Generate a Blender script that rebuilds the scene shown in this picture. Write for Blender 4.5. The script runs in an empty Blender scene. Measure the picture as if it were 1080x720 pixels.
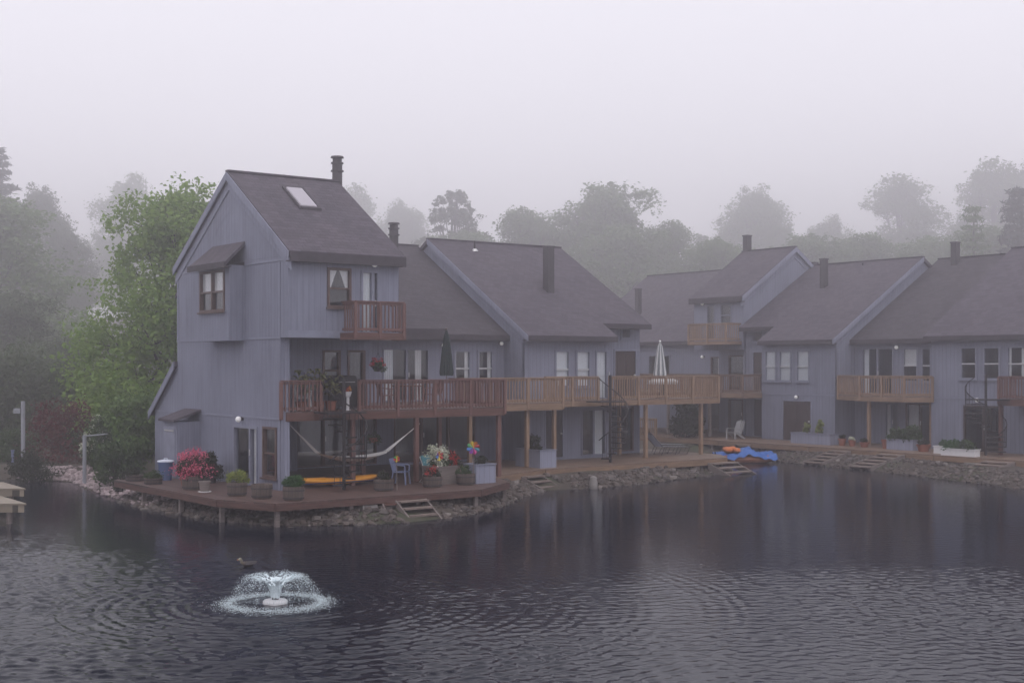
import bpy, math, random
import numpy as np
from mathutils import Vector, Matrix

C = bpy.context.scene.collection
SC = bpy.context.scene
R = math.radians

# ------------------------------------------------------------------ camera, sky, sun, exposure
EYE = 4.55
cam_d = bpy.data.cameras.new("camera")
cam = bpy.data.objects.new("camera", cam_d)
C.objects.link(cam)
cam.location = (0, 0, EYE)
cam.rotation_euler = (R(90), 0, 0)
cam_d.sensor_width = 36
cam_d.lens = 46.67
cam_d.shift_y = (385 - 360) / 1080
cam_d.clip_start = 0.1
cam_d.clip_end = 3000
SC.camera = cam

SUN_EL, SUN_ROT = R(58), R(200)
world = bpy.data.worlds.new("World")
SC.world = world
world.use_nodes = True
wn = world.node_tree.nodes
wl = world.node_tree.links
bg = wn["Background"]
sky = wn.new("ShaderNodeTexSky")
sky.sky_type = 'NISHITA'
sky.sun_disc = False
sky.sun_elevation = SUN_EL
sky.sun_rotation = SUN_ROT
sky.air_density = 1.0
sky.dust_density = 6.0
cloud = wn.new("ShaderNodeMix")            # the overcast: cloud hides most of the blue
cloud.data_type = 'RGBA'
cloud.inputs[0].default_value = 0.9
cloud.inputs[7].default_value = (9.15, 8.95, 9.6, 1)
wl.new(sky.outputs[0], cloud.inputs[6])
wl.new(cloud.outputs[2], bg.inputs[0])
bg.inputs[1].default_value = 0.12

sun_d = bpy.data.lights.new("sun", 'SUN')
sun = bpy.data.objects.new("sun", sun_d)
C.objects.link(sun)
sun_d.energy = 0.5
sun_d.angle = R(40)
sun_d.color = (1.0, 0.97, 0.94)
sun.rotation_euler = (R(32), 0, R(20))
sun.location = (0, -20, 60)

SC.view_settings.view_transform = 'Standard'
SC.view_settings.look = 'None'
SC.view_settings.exposure = 0.0
SC.view_settings.gamma = 1.0
SC.view_settings.use_curve_mapping = False
SC.render.engine = 'CYCLES'
cy = SC.cycles
cy.max_bounces = 7
cy.diffuse_bounces = 3
cy.glossy_bounces = 4
cy.transmission_bounces = 4
cy.transparent_max_bounces = 12
cy.volume_bounces = 3
cy.use_denoising = True
cy.caustics_reflective = False
cy.caustics_refractive = False
cy.sample_clamp_indirect = 4

# ------------------------------------------------------------------ frames of the two house rows
# local x runs along the facade to the right, local y goes into the house, z is up from the water
TH = math.atan2(.6013, .799)


class Frame:
    def __init__(s, ox, oy, ang):
        s.o = (ox, oy)
        s.ang = ang
        s.c, s.s = math.cos(ang), math.sin(ang)

    def world(s, x, y, z=0):
        return Vector((s.o[0] + s.c * x - s.s * y, s.o[1] + s.s * x + s.c * y, z))


ROWA = Frame(-7.146, 41.0, TH)
ROWB = Frame(14.604, 68.151, TH - math.pi / 2)
WORLD = Frame(0, 0, 0)
ORG = {}
FRM = {}


GROUPS = dict(townhouse='row houses around the pond', raised_deck='raised decks of the row houses', boardwalk='boardwalks along the water', water_steps='plank steps into the water',
              spiral_staircase='spiral stairs up to the decks', planter_box='box planters on the boardwalks', plant_pot='small pots on the boardwalks', pinwheel='pinwheels by the planters',
              shrub='shrubs on the left bank and boardwalk', hedge='hedges on the left bank', swim_dock='sandy docks at the left edge', mooring_post='posts on the left bank', garden_chair='plastic and wood chairs on the decks',
              patio_umbrella='closed umbrellas on the decks', hanging_basket='hanging flower baskets', concrete_pier='piers under the boardwalks', garden_table='round tables on the decks',
              broadleaf_tree='trees in the mist', pine_tree='trees in the mist', young_tree='trees in the mist', maple_tree='trees in the mist')


def thing(name, label, cat, pos, frame=WORLD, group=None, rot=0):
    o = bpy.data.objects.new(name, None)
    C.objects.link(o)
    o.empty_display_size = .2
    o.location = frame.world(*pos)
    o.rotation_euler = (0, 0, frame.ang + rot)
    o['label'] = label
    o['category'] = cat
    group = group or GROUPS.get(name)
    if group:
        o['group'] = group
    ORG[o.name] = Vector(pos) if rot == 0 else Vector((0, 0, 0))
    return o


class MB:
    """collects shapes for one mesh"""

    def __init__(s, xf=None):
        s.v = []
        s.f = []
        s.xf = xf
        s.smooth = False

    def add(s, vs, fs):
        n = len(s.v)
        if s.xf:
            vs = [s.xf(*p) for p in vs]
        s.v += [tuple(p) for p in vs]
        s.f += [tuple(i + n for i in f) for f in fs]

    def box(s, x0, x1, y0, y1, z0, z1):
        if x0 > x1: x0, x1 = x1, x0
        if y0 > y1: y0, y1 = y1, y0
        if z0 > z1: z0, z1 = z1, z0
        s.add([(x0, y0, z0), (x1, y0, z0), (x1, y1, z0), (x0, y1, z0), (x0, y0, z1), (x1, y0, z1), (x1, y1, z1), (x0, y1, z1)],
              [(0, 3, 2, 1), (4, 5, 6, 7), (0, 1, 5, 4), (1, 2, 6, 5), (2, 3, 7, 6), (3, 0, 4, 7)])
        return s

    def hexa(s, b, t):
        s.add(list(b) + list(t), [(0, 3, 2, 1), (4, 5, 6, 7), (0, 1, 5, 4), (1, 2, 6, 5), (2, 3, 7, 6), (3, 0, 4, 7)])
        return s

    def beam(s, p, q, w, h):
        """rectangular bar from p to q, w sideways, h upright"""
        p, q = Vector(p), Vector(q)
        d = (q - p)
        side = d.cross(Vector((0, 0, 1)))
        if side.length < 1e-6: side = Vector((1, 0, 0))
        side = side.normalized() * w / 2
        up = side.cross(d).normalized() * h / 2
        s.hexa([p - side - up, p + side - up, p + side + up, p - side + up], [q - side - up, q + side - up, q + side + up, q - side + up])
        return s

    def tube(s, pts, rs, n=8, caps=True):
        pts = [Vector(p) for p in pts]
        if not hasattr(rs, '__len__'): rs = [rs] * len(pts)
        vs, fs = [], []
        ref = None
        for i, p in enumerate(pts):
            d = (pts[min(i + 1, len(pts) - 1)] - pts[max(i - 1, 0)]).normalized()
            if ref is None:
                ref = Vector((1, 0, 0)) if abs(d.x) < .9 else Vector((0, 1, 0))
            a = (ref - d * ref.dot(d)).normalized()
            b = d.cross(a)
            ref = a
            for k in range(n):
                t = 2 * math.pi * k / n
                vs.append(p + (a * math.cos(t) + b * math.sin(t)) * rs[i])
        for i in range(len(pts) - 1):
            for k in range(n):
                fs.append((i * n + k, i * n + (k + 1) % n, (i + 1) * n + (k + 1) % n, (i + 1) * n + k))
        if caps:
            fs.append(tuple(range(n - 1, -1, -1)))
            fs.append(tuple((len(pts) - 1) * n + k for k in range(n)))
        s.add(vs, fs)
        return s

    def lathe(s, prof, c=(0, 0, 0), n=20, cap0=True, cap1=True):
        vs, fs = [], []
        for r, z in prof:
            for k in range(n):
                t = 2 * math.pi * k / n
                vs.append((c[0] + r * math.cos(t), c[1] + r * math.sin(t), c[2] + z))
        m = len(prof)
        for i in range(m - 1):
            for k in range(n):
                fs.append((i * n + k, i * n + (k + 1) % n, (i + 1) * n + (k + 1) % n, (i + 1) * n + k))
        if cap0: fs.append(tuple(range(n - 1, -1, -1)))
        if cap1: fs.append(tuple((m - 1) * n + k for k in range(n)))
        s.add(vs, fs)
        return s

    def prism(s, poly, z0, z1):
        """plan polygon (counter-clockwise) extruded upward"""
        n = len(poly)
        vs = [(x, y, z0) for x, y in poly] + [(x, y, z1) for x, y in poly]
        fs = [tuple(range(n - 1, -1, -1)), tuple(range(n, 2 * n))] + [(i, (i + 1) % n, n + (i + 1) % n, n + i) for i in range(n)]
        s.add(vs, fs)
        return s

    def gable(s, poly, x0, x1):
        """(y,z) polygon extruded along x"""
        n = len(poly)
        vs = [(x0, y, z) for y, z in poly] + [(x1, y, z) for y, z in poly]
        fs = [tuple(range(n - 1, -1, -1)), tuple(range(n, 2 * n))] + [(i, (i + 1) % n, n + (i + 1) % n, n + i) for i in range(n)]
        s.add(vs, fs)
        return s

    def wall(s, x0, x1, z0, z1, y, th=.14, holes=()):
        """facade in the x-z plane whose outer face is at y, with rectangular openings"""
        xs = sorted({x0, x1, *[min(max(h[i], x0), x1) for h in holes for i in (0, 1)]})
        zs = sorted({z0, z1, *[min(max(h[i], z0), z1) for h in holes for i in (2, 3)]})
        def solid(i, j):
            if i < 0 or j < 0 or i >= len(xs) - 1 or j >= len(zs) - 1: return False
            cx, cz = (xs[i] + xs[i + 1]) / 2, (zs[j] + zs[j + 1]) / 2
            return not any(h[0] < cx < h[1] and h[2] < cz < h[3] for h in holes)
        for i in range(len(xs) - 1):
            for j in range(len(zs) - 1):
                if not solid(i, j): continue
                a, b, c, d = xs[i], xs[i + 1], zs[j], zs[j + 1]
                y2 = y + th
                s.add([(a, y, c), (b, y, c), (b, y, d), (a, y, d)], [(0, 1, 2, 3)])
                s.add([(a, y2, c), (b, y2, c), (b, y2, d), (a, y2, d)], [(3, 2, 1, 0)])
                if not solid(i - 1, j): s.add([(a, y, c), (a, y, d), (a, y2, d), (a, y2, c)], [(0, 1, 2, 3)])
                if not solid(i + 1, j): s.add([(b, y, c), (b, y2, c), (b, y2, d), (b, y, d)], [(0, 1, 2, 3)])
                if not solid(i, j - 1): s.add([(a, y, c), (a, y2, c), (b, y2, c), (b, y, c)], [(0, 1, 2, 3)])
                if not solid(i, j + 1): s.add([(a, y, d), (b, y, d), (b, y2, d), (a, y2, d)], [(0, 1, 2, 3)])
        return s

    def blob(s, c, r, rng, n=8, m=5, rough=.2, sq=1.0):
        """lumpy rock / bud"""
        vs, fs = [], []
        c = Vector(c)
        vs.append(c + Vector((0, 0, -r * sq)))
        for i in range(1, m):
            ph = math.pi * i / m - math.pi / 2
            for k in range(n):
                t = 2 * math.pi * k / n
                q = r * (1 + rng.uniform(-rough, rough))
                vs.append(c + Vector((q * math.cos(ph) * math.cos(t), q * math.cos(ph) * math.sin(t), q * sq * math.sin(ph))))
        vs.append(c + Vector((0, 0, r * sq)))
        for k in range(n):
            fs.append((0, 1 + (k + 1) % n, 1 + k))
            fs.append((len(vs) - 1, len(vs) - 1 - n + k, len(vs) - 1 - n + (k + 1) % n))
        for i in range(m - 2):
            for k in range(n):
                a = 1 + i * n
                fs.append((a + k, a + (k + 1) % n, a + n + (k + 1) % n, a + n + k))
        s.add(vs, fs)
        return s

    def build(s, name, mat, parent=None, label=None, smooth=False, loc=None):
        me = bpy.data.meshes.new(name)
        org = Vector((0, 0, 0))
        if parent is not None:
            p = parent
            while p.parent: p = p.parent
            org = ORG.get(p.name, org)
        if loc is not None: org = Vector(loc)
        me.from_pydata([(v[0] - org.x, v[1] - org.y, v[2] - org.z) for v in s.v], [], s.f)
        me.materials.append(mat)
        if smooth or s.smooth:
            me.polygons.foreach_set('use_smooth', [True] * len(me.polygons))
        me.update()
        o = bpy.data.objects.new(name, me)
        C.objects.link(o)
        if parent is not None: o.parent = parent
        if loc is not None: o.location = loc
        if label: o['label'] = label
        return o


def tag(o, label=None, cat=None, group=None, kind=None):
    if label: o['label'] = label
    if cat: o['category'] = cat
    if group: o['group'] = group
    if kind: o['kind'] = kind
    return o


# ------------------------------------------------------------------ materials
def new_mat(name):
    m = bpy.data.materials.new(name)
    m.use_nodes = True
    nt = m.node_tree
    b = nt.nodes["Principled BSDF"]
    return m, nt, b


def ramp(nt, fac, cols):
    r = nt.nodes.new("ShaderNodeValToRGB")
    el = r.color_ramp.elements
    while len(el) > 1: el.remove(el[-1])
    for i, (p, c) in enumerate(cols):
        e = el[0] if i == 0 else el.new(p)
        e.position = p
        e.color = (*c, 1)
    nt.links.new(fac, r.inputs[0])
    return r.outputs[0]


def coords(nt, scale=(1, 1, 1), kind='Object'):
    t = nt.nodes.new("ShaderNodeTexCoord")
    mp = nt.nodes.new("ShaderNodeMapping")
    mp.inputs['Scale'].default_value = scale
    nt.links.new(t.outputs[kind], mp.inputs[0])
    return mp.outputs[0]


def noise(nt, vec, scale, detail=4, rough=.6):
    n = nt.nodes.new("ShaderNodeTexNoise")
    n.inputs['Scale'].default_value = scale
    n.inputs['Detail'].default_value = detail
    n.inputs['Roughness'].default_value = rough
    nt.links.new(vec, n.inputs['Vector'])
    return n.outputs['Fac']


def math_n(nt, op, a, b=None):
    n = nt.nodes.new("ShaderNodeMath")
    n.operation = op
    for i, x in enumerate((a, b)):
        if x is None: continue
        if isinstance(x, (int, float)): n.inputs[i].default_value = x
        else: nt.links.new(x, n.inputs[i])
    return n.outputs[0]


def bump(nt, b, height, dist=.02, strength=1.0):
    n = nt.nodes.new("ShaderNodeBump")
    n.inputs['Distance'].default_value = dist
    n.inputs['Strength'].default_value = strength
    nt.links.new(height, n.inputs['Height'])
    nt.links.new(n.outputs[0], b.inputs['Normal'])


def sc(c, k):
    return tuple(min(1, x * k) for x in c)


def plain(name, col, rough=.6, var=.25, scale=6, bmp=0, stretch=(1, 1, 1), spec=.3, metal=0):
    m, nt, b = new_mat(name)
    f = noise(nt, coords(nt, stretch), scale)
    nt.links.new(ramp(nt, f, [(.25, sc(col, 1 - var)), (.5, col), (.75, sc(col, 1 + var))]), b.inputs['Base Color'])
    b.inputs['Roughness'].default_value = rough
    b.inputs['Specular IOR Level'].default_value = spec
    b.inputs['Metallic'].default_value = metal
    if bmp: bump(nt, b, f, bmp)
    return m


def siding(name, col):
    """vertical grooved plywood siding, streaked by weather"""
    m, nt, b = new_mat(name)
    t = nt.nodes.new("ShaderNodeTexCoord")
    sep = nt.nodes.new("ShaderNodeSeparateXYZ")
    nt.links.new(t.outputs['Object'], sep.inputs[0])
    xy = math_n(nt, 'ADD', sep.outputs[0], sep.outputs[1])
    saw = math_n(nt, 'FRACT', math_n(nt, 'MULTIPLY', xy, 1 / .205))
    groove = math_n(nt, 'GREATER_THAN', saw, .07)
    streak = noise(nt, coords(nt, (7, 7, .35)), 1.2, 5, .65)
    blot = noise(nt, coords(nt, (1, 1, .6)), .55, 6, .7)
    f = math_n(nt, 'ADD', math_n(nt, 'MULTIPLY', streak, .5), math_n(nt, 'MULTIPLY', blot, .5))
    colr = ramp(nt, f, [(.30, sc(col, .68)), (.5, col), (.68, sc(col, 1.18))])
    mx = nt.nodes.new("ShaderNodeMix")
    mx.data_type = 'RGBA'
    mx.inputs[6].default_value = (*sc(col, .74), 1)
    nt.links.new(colr, mx.inputs[7])
    nt.links.new(groove, mx.inputs[0])
    nt.links.new(mx.outputs[2], b.inputs['Base Color'])
    b.inputs['Roughness'].default_value = .75
    b.inputs['Specular IOR Level'].default_value = .2
    h = math_n(nt, 'ADD', math_n(nt, 'MULTIPLY', groove, .8), math_n(nt, 'MULTIPLY', streak, .25))
    bump(nt, b, h, .012)
    return m


def shingles(name, col):
    m, nt, b = new_mat(name)
    br = nt.nodes.new("ShaderNodeTexBrick")
    br.inputs['Scale'].default_value = 1
    br.inputs['Brick Width'].default_value = .3
    br.inputs['Row Height'].default_value = .17
    br.inputs['Mortar Size'].default_value = .008
    br.inputs['Color1'].default_value = (*sc(col, .80), 1)
    br.inputs['Color2'].default_value = (*sc(col, 1.2), 1)
    br.inputs['Mortar'].default_value = (*sc(col, .7), 1)
    nt.links.new(coords(nt), br.inputs['Vector'])
    f = noise(nt, coords(nt, (1, .5, 1)), .7, 5, .7)
    st = ramp(nt, f, [(.3, (.74, .75, .78)), (.52, (1, 1, 1)), (.72, (1.0, .97, .93))])
    mx = nt.nodes.new("ShaderNodeMix")
    mx.data_type = 'RGBA'
    mx.blend_type = 'MULTIPLY'
    mx.inputs[0].default_value = 1
    nt.links.new(br.outputs['Color'], mx.inputs[6])
    nt.links.new(st, mx.inputs[7])
    nt.links.new(mx.outputs[2], b.inputs['Base Color'])
    b.inputs['Roughness'].default_value = .8
    b.inputs['Specular IOR Level'].default_value = .25
    fine = noise(nt, coords(nt), 60, 2)
    bump(nt, b, math_n(nt, 'ADD', math_n(nt, 'MULTIPLY', br.outputs['Fac'], -1), math_n(nt, 'MULTIPLY', fine, .3)), .012)
    return m


def boards(name, col, axis=0, pitch=.14, var=.35):
    """planks side by side along one axis"""
    m, nt, b = new_mat(name)
    t = nt.nodes.new("ShaderNodeTexCoord")
    sep = nt.nodes.new("ShaderNodeSeparateXYZ")
    nt.links.new(t.outputs['Object'], sep.inputs[0])
    q = math_n(nt, 'MULTIPLY', sep.outputs[axis], 1 / pitch)
    fr = math_n(nt, 'FRACT', q)
    fl = math_n(nt, 'FLOOR', q)
    wn_ = nt.nodes.new("ShaderNodeTexWhiteNoise")
    wn_.noise_dimensions = '1D'
    nt.links.new(fl, wn_.inputs['W'])
    gap = math_n(nt, 'GREATER_THAN', fr, .08)
    st = [3, 3, 3]
    st[axis] = 14
    st[1 - axis] = 1.2
    f = math_n(nt, 'ADD', math_n(nt, 'MULTIPLY', wn_.outputs[0], .45), math_n(nt, 'MULTIPLY', noise(nt, coords(nt, st), 1.5, 5), .55))
    cr = ramp(nt, f, [(.15, sc(col, 1 - var)), (.5, col), (.85, sc(col, 1 + var))])
    mx = nt.nodes.new("ShaderNodeMix")
    mx.data_type = 'RGBA'
    mx.inputs[6].default_value = (*sc(col, .2), 1)
    nt.links.new(cr, mx.inputs[7])
    nt.links.new(gap, mx.inputs[0])
    nt.links.new(mx.outputs[2], b.inputs['Base Color'])
    b.inputs['Roughness'].default_value = .55
    bump(nt, b, gap, .01)
    return m


def foliage(name, cols, trans=.35):
    m, nt, b = new_mat(name)
    g = nt.nodes.new("ShaderNodeNewGeometry")
    n = len(cols)
    c = ramp(nt, g.outputs['Random Per Island'], [(i / max(1, n - 1), x) for i, x in enumerate(cols)])
    nt.links.new(c, b.inputs['Base Color'])
    b.inputs['Roughness'].default_value = .6
    b.inputs['Specular IOR Level'].default_value = .2
    tr = nt.nodes.new("ShaderNodeBsdfTranslucent")
    nt.links.new(c, tr.inputs[0])
    mx = nt.nodes.new("ShaderNodeMixShader")
    mx.inputs[0].default_value = trans
    out = nt.nodes["Material Output"]
    nt.links.new(b.outputs[0], mx.inputs[1])
    nt.links.new(tr.outputs[0], mx.inputs[2])
    nt.links.new(mx.outputs[0], out.inputs[0])
    return m


def glass_mat():
    m, nt, b = new_mat('window glass')
    out = nt.nodes["Material Output"]
    geo = nt.nodes.new("ShaderNodeNewGeometry")
    dp = nt.nodes.new("ShaderNodeVectorMath")
    dp.operation = 'DOT_PRODUCT'
    nt.links.new(geo.outputs['Incoming'], dp.inputs[0])
    nt.links.new(geo.outputs['Normal'], dp.inputs[1])
    om = math_n(nt, 'SUBTRACT', 1.0, math_n(nt, 'ABSOLUTE', dp.outputs['Value']))
    f2 = math_n(nt, 'ADD', .05, math_n(nt, 'MULTIPLY', math_n(nt, 'POWER', om, 5.0), .9))
    tr = nt.nodes.new("ShaderNodeBsdfTransparent")
    tr.inputs[0].default_value = (.92, .93, .94, 1)
    gl = nt.nodes.new("ShaderNodeBsdfGlossy")
    gl.inputs['Roughness'].default_value = .03
    gl.inputs[0].default_value = (.95, .95, .95, 1)
    wv = noise(nt, coords(nt), 1.3, 2)
    bm = nt.nodes.new("ShaderNodeBump")
    bm.inputs['Distance'].default_value = .006
    nt.links.new(wv, bm.inputs['Height'])
    nt.links.new(bm.outputs[0], gl.inputs['Normal'])
    mx = nt.nodes.new("ShaderNodeMixShader")
    nt.links.new(f2, mx.inputs[0])
    nt.links.new(tr.outputs[0], mx.inputs[1])
    nt.links.new(gl.outputs[0], mx.inputs[2])
    nt.links.new(mx.outputs[0], out.inputs[0])
    return m


def water_mat():
    m, nt, b = new_mat('pond water')
    b.inputs['Base Color'].default_value = (.006, .0075, .016, 1)
    b.inputs['Roughness'].default_value = .02
    b.inputs['IOR'].default_value = 1.20
    b.inputs['Specular IOR Level'].default_value = .4
    b.inputs['Specular Tint'].default_value = (.86, .93, 1, 1)
    geo = nt.nodes.new("ShaderNodeNewGeometry")
    mp = nt.nodes.new("ShaderNodeMapping")
    mp.inputs['Scale'].default_value = (1.0, 1.6, 1)
    nt.links.new(geo.outputs['Position'], mp.inputs[0])
    bump(nt, b, noise(nt, mp.outputs[0], 3.2, 3), .008)
    return m


BLUE = (.226, .238, .312)
M = {}
M['siding'] = siding('blue grey siding', BLUE)
M['siding_light'] = siding('blue grey trim', sc(BLUE, 1.12))
M['trim'] = plain('blue trim paint', sc(BLUE, 1.05), .6, .15, 3, 0, (1, 1, 1))
M['roof'] = shingles('roof shingles', (.088, .075, .094))
M['roof_dark'] = shingles('darker roof shingles', (.066, .057, .068))  # same shingles in a darker tone, for the recessed houses
M['fascia'] = plain('dark fascia', (.05, .042, .052), .7, .3, 4)
M['brown'] = plain('brown window frame', (.105, .066, .058), .55, .3, 5)
M['bluefr'] = plain('blue window frame', sc(BLUE, .95), .55, .15, 5)
M['whitefr'] = plain('pale sash', (.52, .53, .55), .5, .1, 5)
M['glass'] = glass_mat()
M['curtain'] = plain('curtain cloth', (.84, .84, .84), .9, .12, 3, .02, (14, 14, .4))
M['blind'] = plain('window blind', (.80, .83, .86), .8, .08, 3, .01, (.5, .5, 30))
M['door'] = plain('dark door', (.060, .042, .040), .5, .25, 3, 0, (6, 6, .6))
M['metal'] = plain('dark metal', (.045, .038, .044), .5, .25, 8, 0, (1, 1, 1), .4)
M['black'] = plain('black iron', (.022, .019, .022), .5, .3, 12, 0)
M['chrome'] = plain('bright metal', (.62, .62, .62), .3, .1, 8, 0, (1, 1, 1), .5, .6)
M['red_wood'] = plain('red brown stained wood', (.165, .085, .074), .6, .3, 2.2, .004, (5, 5, .9))
M['tan_wood'] = plain('tan weathered wood', (.30, .20, .135), .65, .3, 2.2, .004, (5, 5, .9))
M['tan_dark'] = plain('brown weathered wood', (.19, .125, .09), .65, .3, 2.2, .004, (5, 5, .9))
M['deck_red'] = boards('red brown deck boards', (.098, .056, .046), 0)
M['deck_tan'] = boards('tan deck boards', (.20, .135, .098), 0)
M['dock_tan'] = boards('sandy dock boards', (.27, .225, .17), 1)
M['rim_red'] = plain('red rim joist', (.125, .060, .048), .6, .35, 1.6, .004, (.8, .8, 6))
M['rim_dark'] = plain('weathered red brown joist', (.105, .056, .047), .7, .5, 2.2, .006, (.8, .8, 7))
M['rim_tan'] = plain('tan rim joist', (.25, .165, .11), .6, .35, 1.6, .004, (.8, .8, 6))
M['step'] = plain('weathered step wood', (.21, .165, .145), .7, .3, 3, .004, (2, 6, 2))
M['stone'] = None
M['concrete'] = plain('concrete', (.30, .28, .27), .85, .25, 3, .01)
M['barrel'] = boards('barrel staves', (.125, .095, .08), 0, .085)
M['terracotta'] = plain('terracotta', (.30, .115, .075), .8, .2, 4)
M['whitepot'] = plain('white plastic', (.74, .74, .76), .45, .06, 4)
M['planter'] = siding('blue planter boards', sc(BLUE, 1.25))
M['grey_wood'] = plain('grey wood', (.19, .16, .15), .75, .3, 3, .004, (1, 1, 6))
M['soil'] = plain('potting soil', (.03, .022, .018), .95, .4, 12, .02)
M['pipe'] = plain('grey pipe', (.29, .30, .34), .5, .15, 3)
M['lawn'] = plain('lawn', (.06, .075, .03), .9, .4, 1.5, .04)
M['pink'] = foliage('azalea flowers', [(.64, .10, .19), (.76, .17, .27), (.52, .07, .15), (.72, .22, .33)], .25)
M['leaf_pale'] = foliage('lime foliage', [(.22, .27, .05), (.30, .33, .09), (.13, .19, .04)], .3)
M['leaf_box'] = foliage('boxwood leaves', [(.035, .10, .022), (.05, .13, .03), (.03, .08, .02)], .25)
M['leaf_green'] = foliage('green leaves', [(.05, .085, .03), (.07, .115, .035), (.038, .065, .025)], .3)
M['leaf_dark'] = foliage('dark leaves', [(.024, .032, .016), (.034, .044, .02), (.02, .024, .016)], .25)
M['leaf_spring'] = foliage('spring leaves', [(.19, .31, .06), (.25, .36, .08), (.14, .25, .05), (.28, .38, .11)], .4)
M['leaf_mid'] = foliage('summer leaves', [(.12, .20, .055), (.15, .23, .07), (.095, .16, .05)], .35)
M['leaf_grey'] = foliage('grey leaves', [(.085, .12, .06), (.11, .145, .07), (.07, .095, .05)], .35)
M['needle'] = foliage('pine needles', [(.026, .04, .026), (.035, .05, .03), (.02, .03, .022)], .2)
M['leaf_red'] = foliage('maple leaves', [(.12, .022, .026), (.085, .018, .022), (.15, .035, .035)], .3)
M['petal_white'] = foliage('white petals', [(.7, .7, .62), (.6, .62, .5), (.45, .5, .35)], .2)
M['petal_red'] = foliage('red petals', [(.6, .03, .03), (.45, .02, .03), (.7, .07, .05)], .2)
M['bark'] = plain('bark', (.055, .045, .04), .9, .4, 4, .03, (4, 4, .8))
M['bin_blue'] = plain('blue plastic', (.075, .115, .24), .45, .1, 4)
M['chair_blue'] = plain('dusty blue plastic', (.16, .19, .32), .5, .1, 4)
M['sling'] = foliage('pale sling cloth', [(.62, .66, .76), (.66, .70, .80)], .5)
M['yellow'] = plain('yellow plastic', (.70, .30, .03), .4, .12, 3)
M['orange'] = plain('orange plastic', (.62, .17, .04), .4, .15, 3)
M['tarp'] = plain('blue tarp', (.035, .125, .42), .4, .2, 2.5, .05)
M['umb_green'] = plain('dark green canvas', (.018, .035, .035), .8, .3, 4, .02)
M['umb_white'] = plain('pale canvas', (.62, .63, .64), .8, .15, 3, .02)
M['umb_stripe'] = plain('grey canvas stripe', (.2, .22, .24), .8, .15, 3, .02)
M['rope'] = plain('white rope', (.62, .60, .60), .8, .12, 20)
M['navy'] = plain('navy cloth', (.03, .04, .09), .8, .2, 5)
M['towel'] = plain('blue green towel', (.06, .2, .24), .9, .25, 6)
M['tan_seat'] = plain('pale sling', (.66, .70, .80), .7, .1, 5)
for nm, c in dict(red=(.48, .05, .05), orange=(.6, .21, .04), yellow=(.62, .48, .06), green=(.08, .32, .12), blue=(.05, .17, .48), purple=(.22, .06, .34), pink=(.5, .06, .24), teal=(.06, .3, .38)).items():
    M['v_' + nm] = plain(nm + ' vane', c, .4, .05, 3)


def globe_mat():
    m, nt, b = new_mat('white globe')
    b.inputs['Base Color'].default_value = (.85, .85, .86, 1)
    b.inputs['Emission Color'].default_value = (1, .98, .95, 1)
    b.inputs['Emission Strength'].default_value = .16
    b.inputs['Roughness'].default_value = .35
    return m


M['globe'] = globe_mat()


def stone_mat():
    m, nt, b = new_mat('bank stones')
    g = nt.nodes.new("ShaderNodeNewGeometry")
    c = ramp(nt, g.outputs['Random Per Island'], [(0, (.055, .044, .04)), (.35, (.10, .078, .066)), (.65, (.135, .105, .09)), (.88, (.075, .062, .06)), (1, (.24, .21, .19))])
    f = noise(nt, coords(nt), 9, 4)
    mx = nt.nodes.new("ShaderNodeMix")
    mx.data_type = 'RGBA'
    mx.blend_type = 'MULTIPLY'
    mx.inputs[0].default_value = 1
    nt.links.new(c, mx.inputs[6])
    nt.links.new(ramp(nt, f, [(.3, (.6, .6, .6)), (.7, (1, 1, 1))]), mx.inputs[7])
    nt.links.new(mx.outputs[2], b.inputs['Base Color'])
    b.inputs['Roughness'].default_value = .7
    bump(nt, b, f, .02)
    return m


M['stone'] = stone_mat()

# ------------------------------------------------------------------ ground, water, haze
FX, FY = -4.53, 25.4                       # the fountain


def wA(*p): return tuple(ROWA.world(*p).xy)
def wB(*p): return tuple(ROWB.world(*p).xy)


SHORE = [(-48, 14), (-36, 40), (-24, 51.5), (-19.8, 53.0), (-17.2, 51.8), (-15.2, 48.0), (-13.3, 44.9), (-11.6, 42.2), (-9.9, 40.2), (-8.2, 38.6), (-6.4, 37.6),
         (-4.6, 37.9), (-3.0, 38.5), (-1.4, 40.3), (-.3, 43.0), (.4, 46.2), (1.1, 48.3), (3.5, 49.6), (6.0, 52.2), (8.3, 55.2),
         wA(22.8, 2.8), wA(23.8, 4.5), wA(24.3, 8), wA(26, 11.5), wA(29.5, 12.5),
         wB(-2.4, -3.5), wB(1, -4.0), wB(3, -4.7), wB(5.5, -5.3), wB(9.8, -5.9), wB(13.9, -7.0), wB(17, -8), wB(26, -10),
         (48, 26), (44, 8.5), (-40, 8.5)]


def shore_dist(P):
    """signed distance to the pond outline, positive on land"""
    P = np.asarray(P, float)
    best = np.full(len(P), 1e9)
    inside = np.zeros(len(P), bool)
    n = len(SHORE)
    for i in range(n):
        a = np.array(SHORE[i]); b = np.array(SHORE[(i + 1) % n])
        d = b - a
        t = np.clip(((P - a) @ d) / (d @ d), 0, 1)
        best = np.minimum(best, np.hypot(*(P - a - t[:, None] * d).T))
        c = (a[1] > P[:, 1]) != (b[1] > P[:, 1])
        xi = a[0] + (P[:, 1] - a[1]) * d[0] / (d[1] if abs(d[1]) > 1e-9 else 1e-9)
        inside ^= c & (P[:, 0] < xi)
    return np.where(inside, -best, best)


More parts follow.
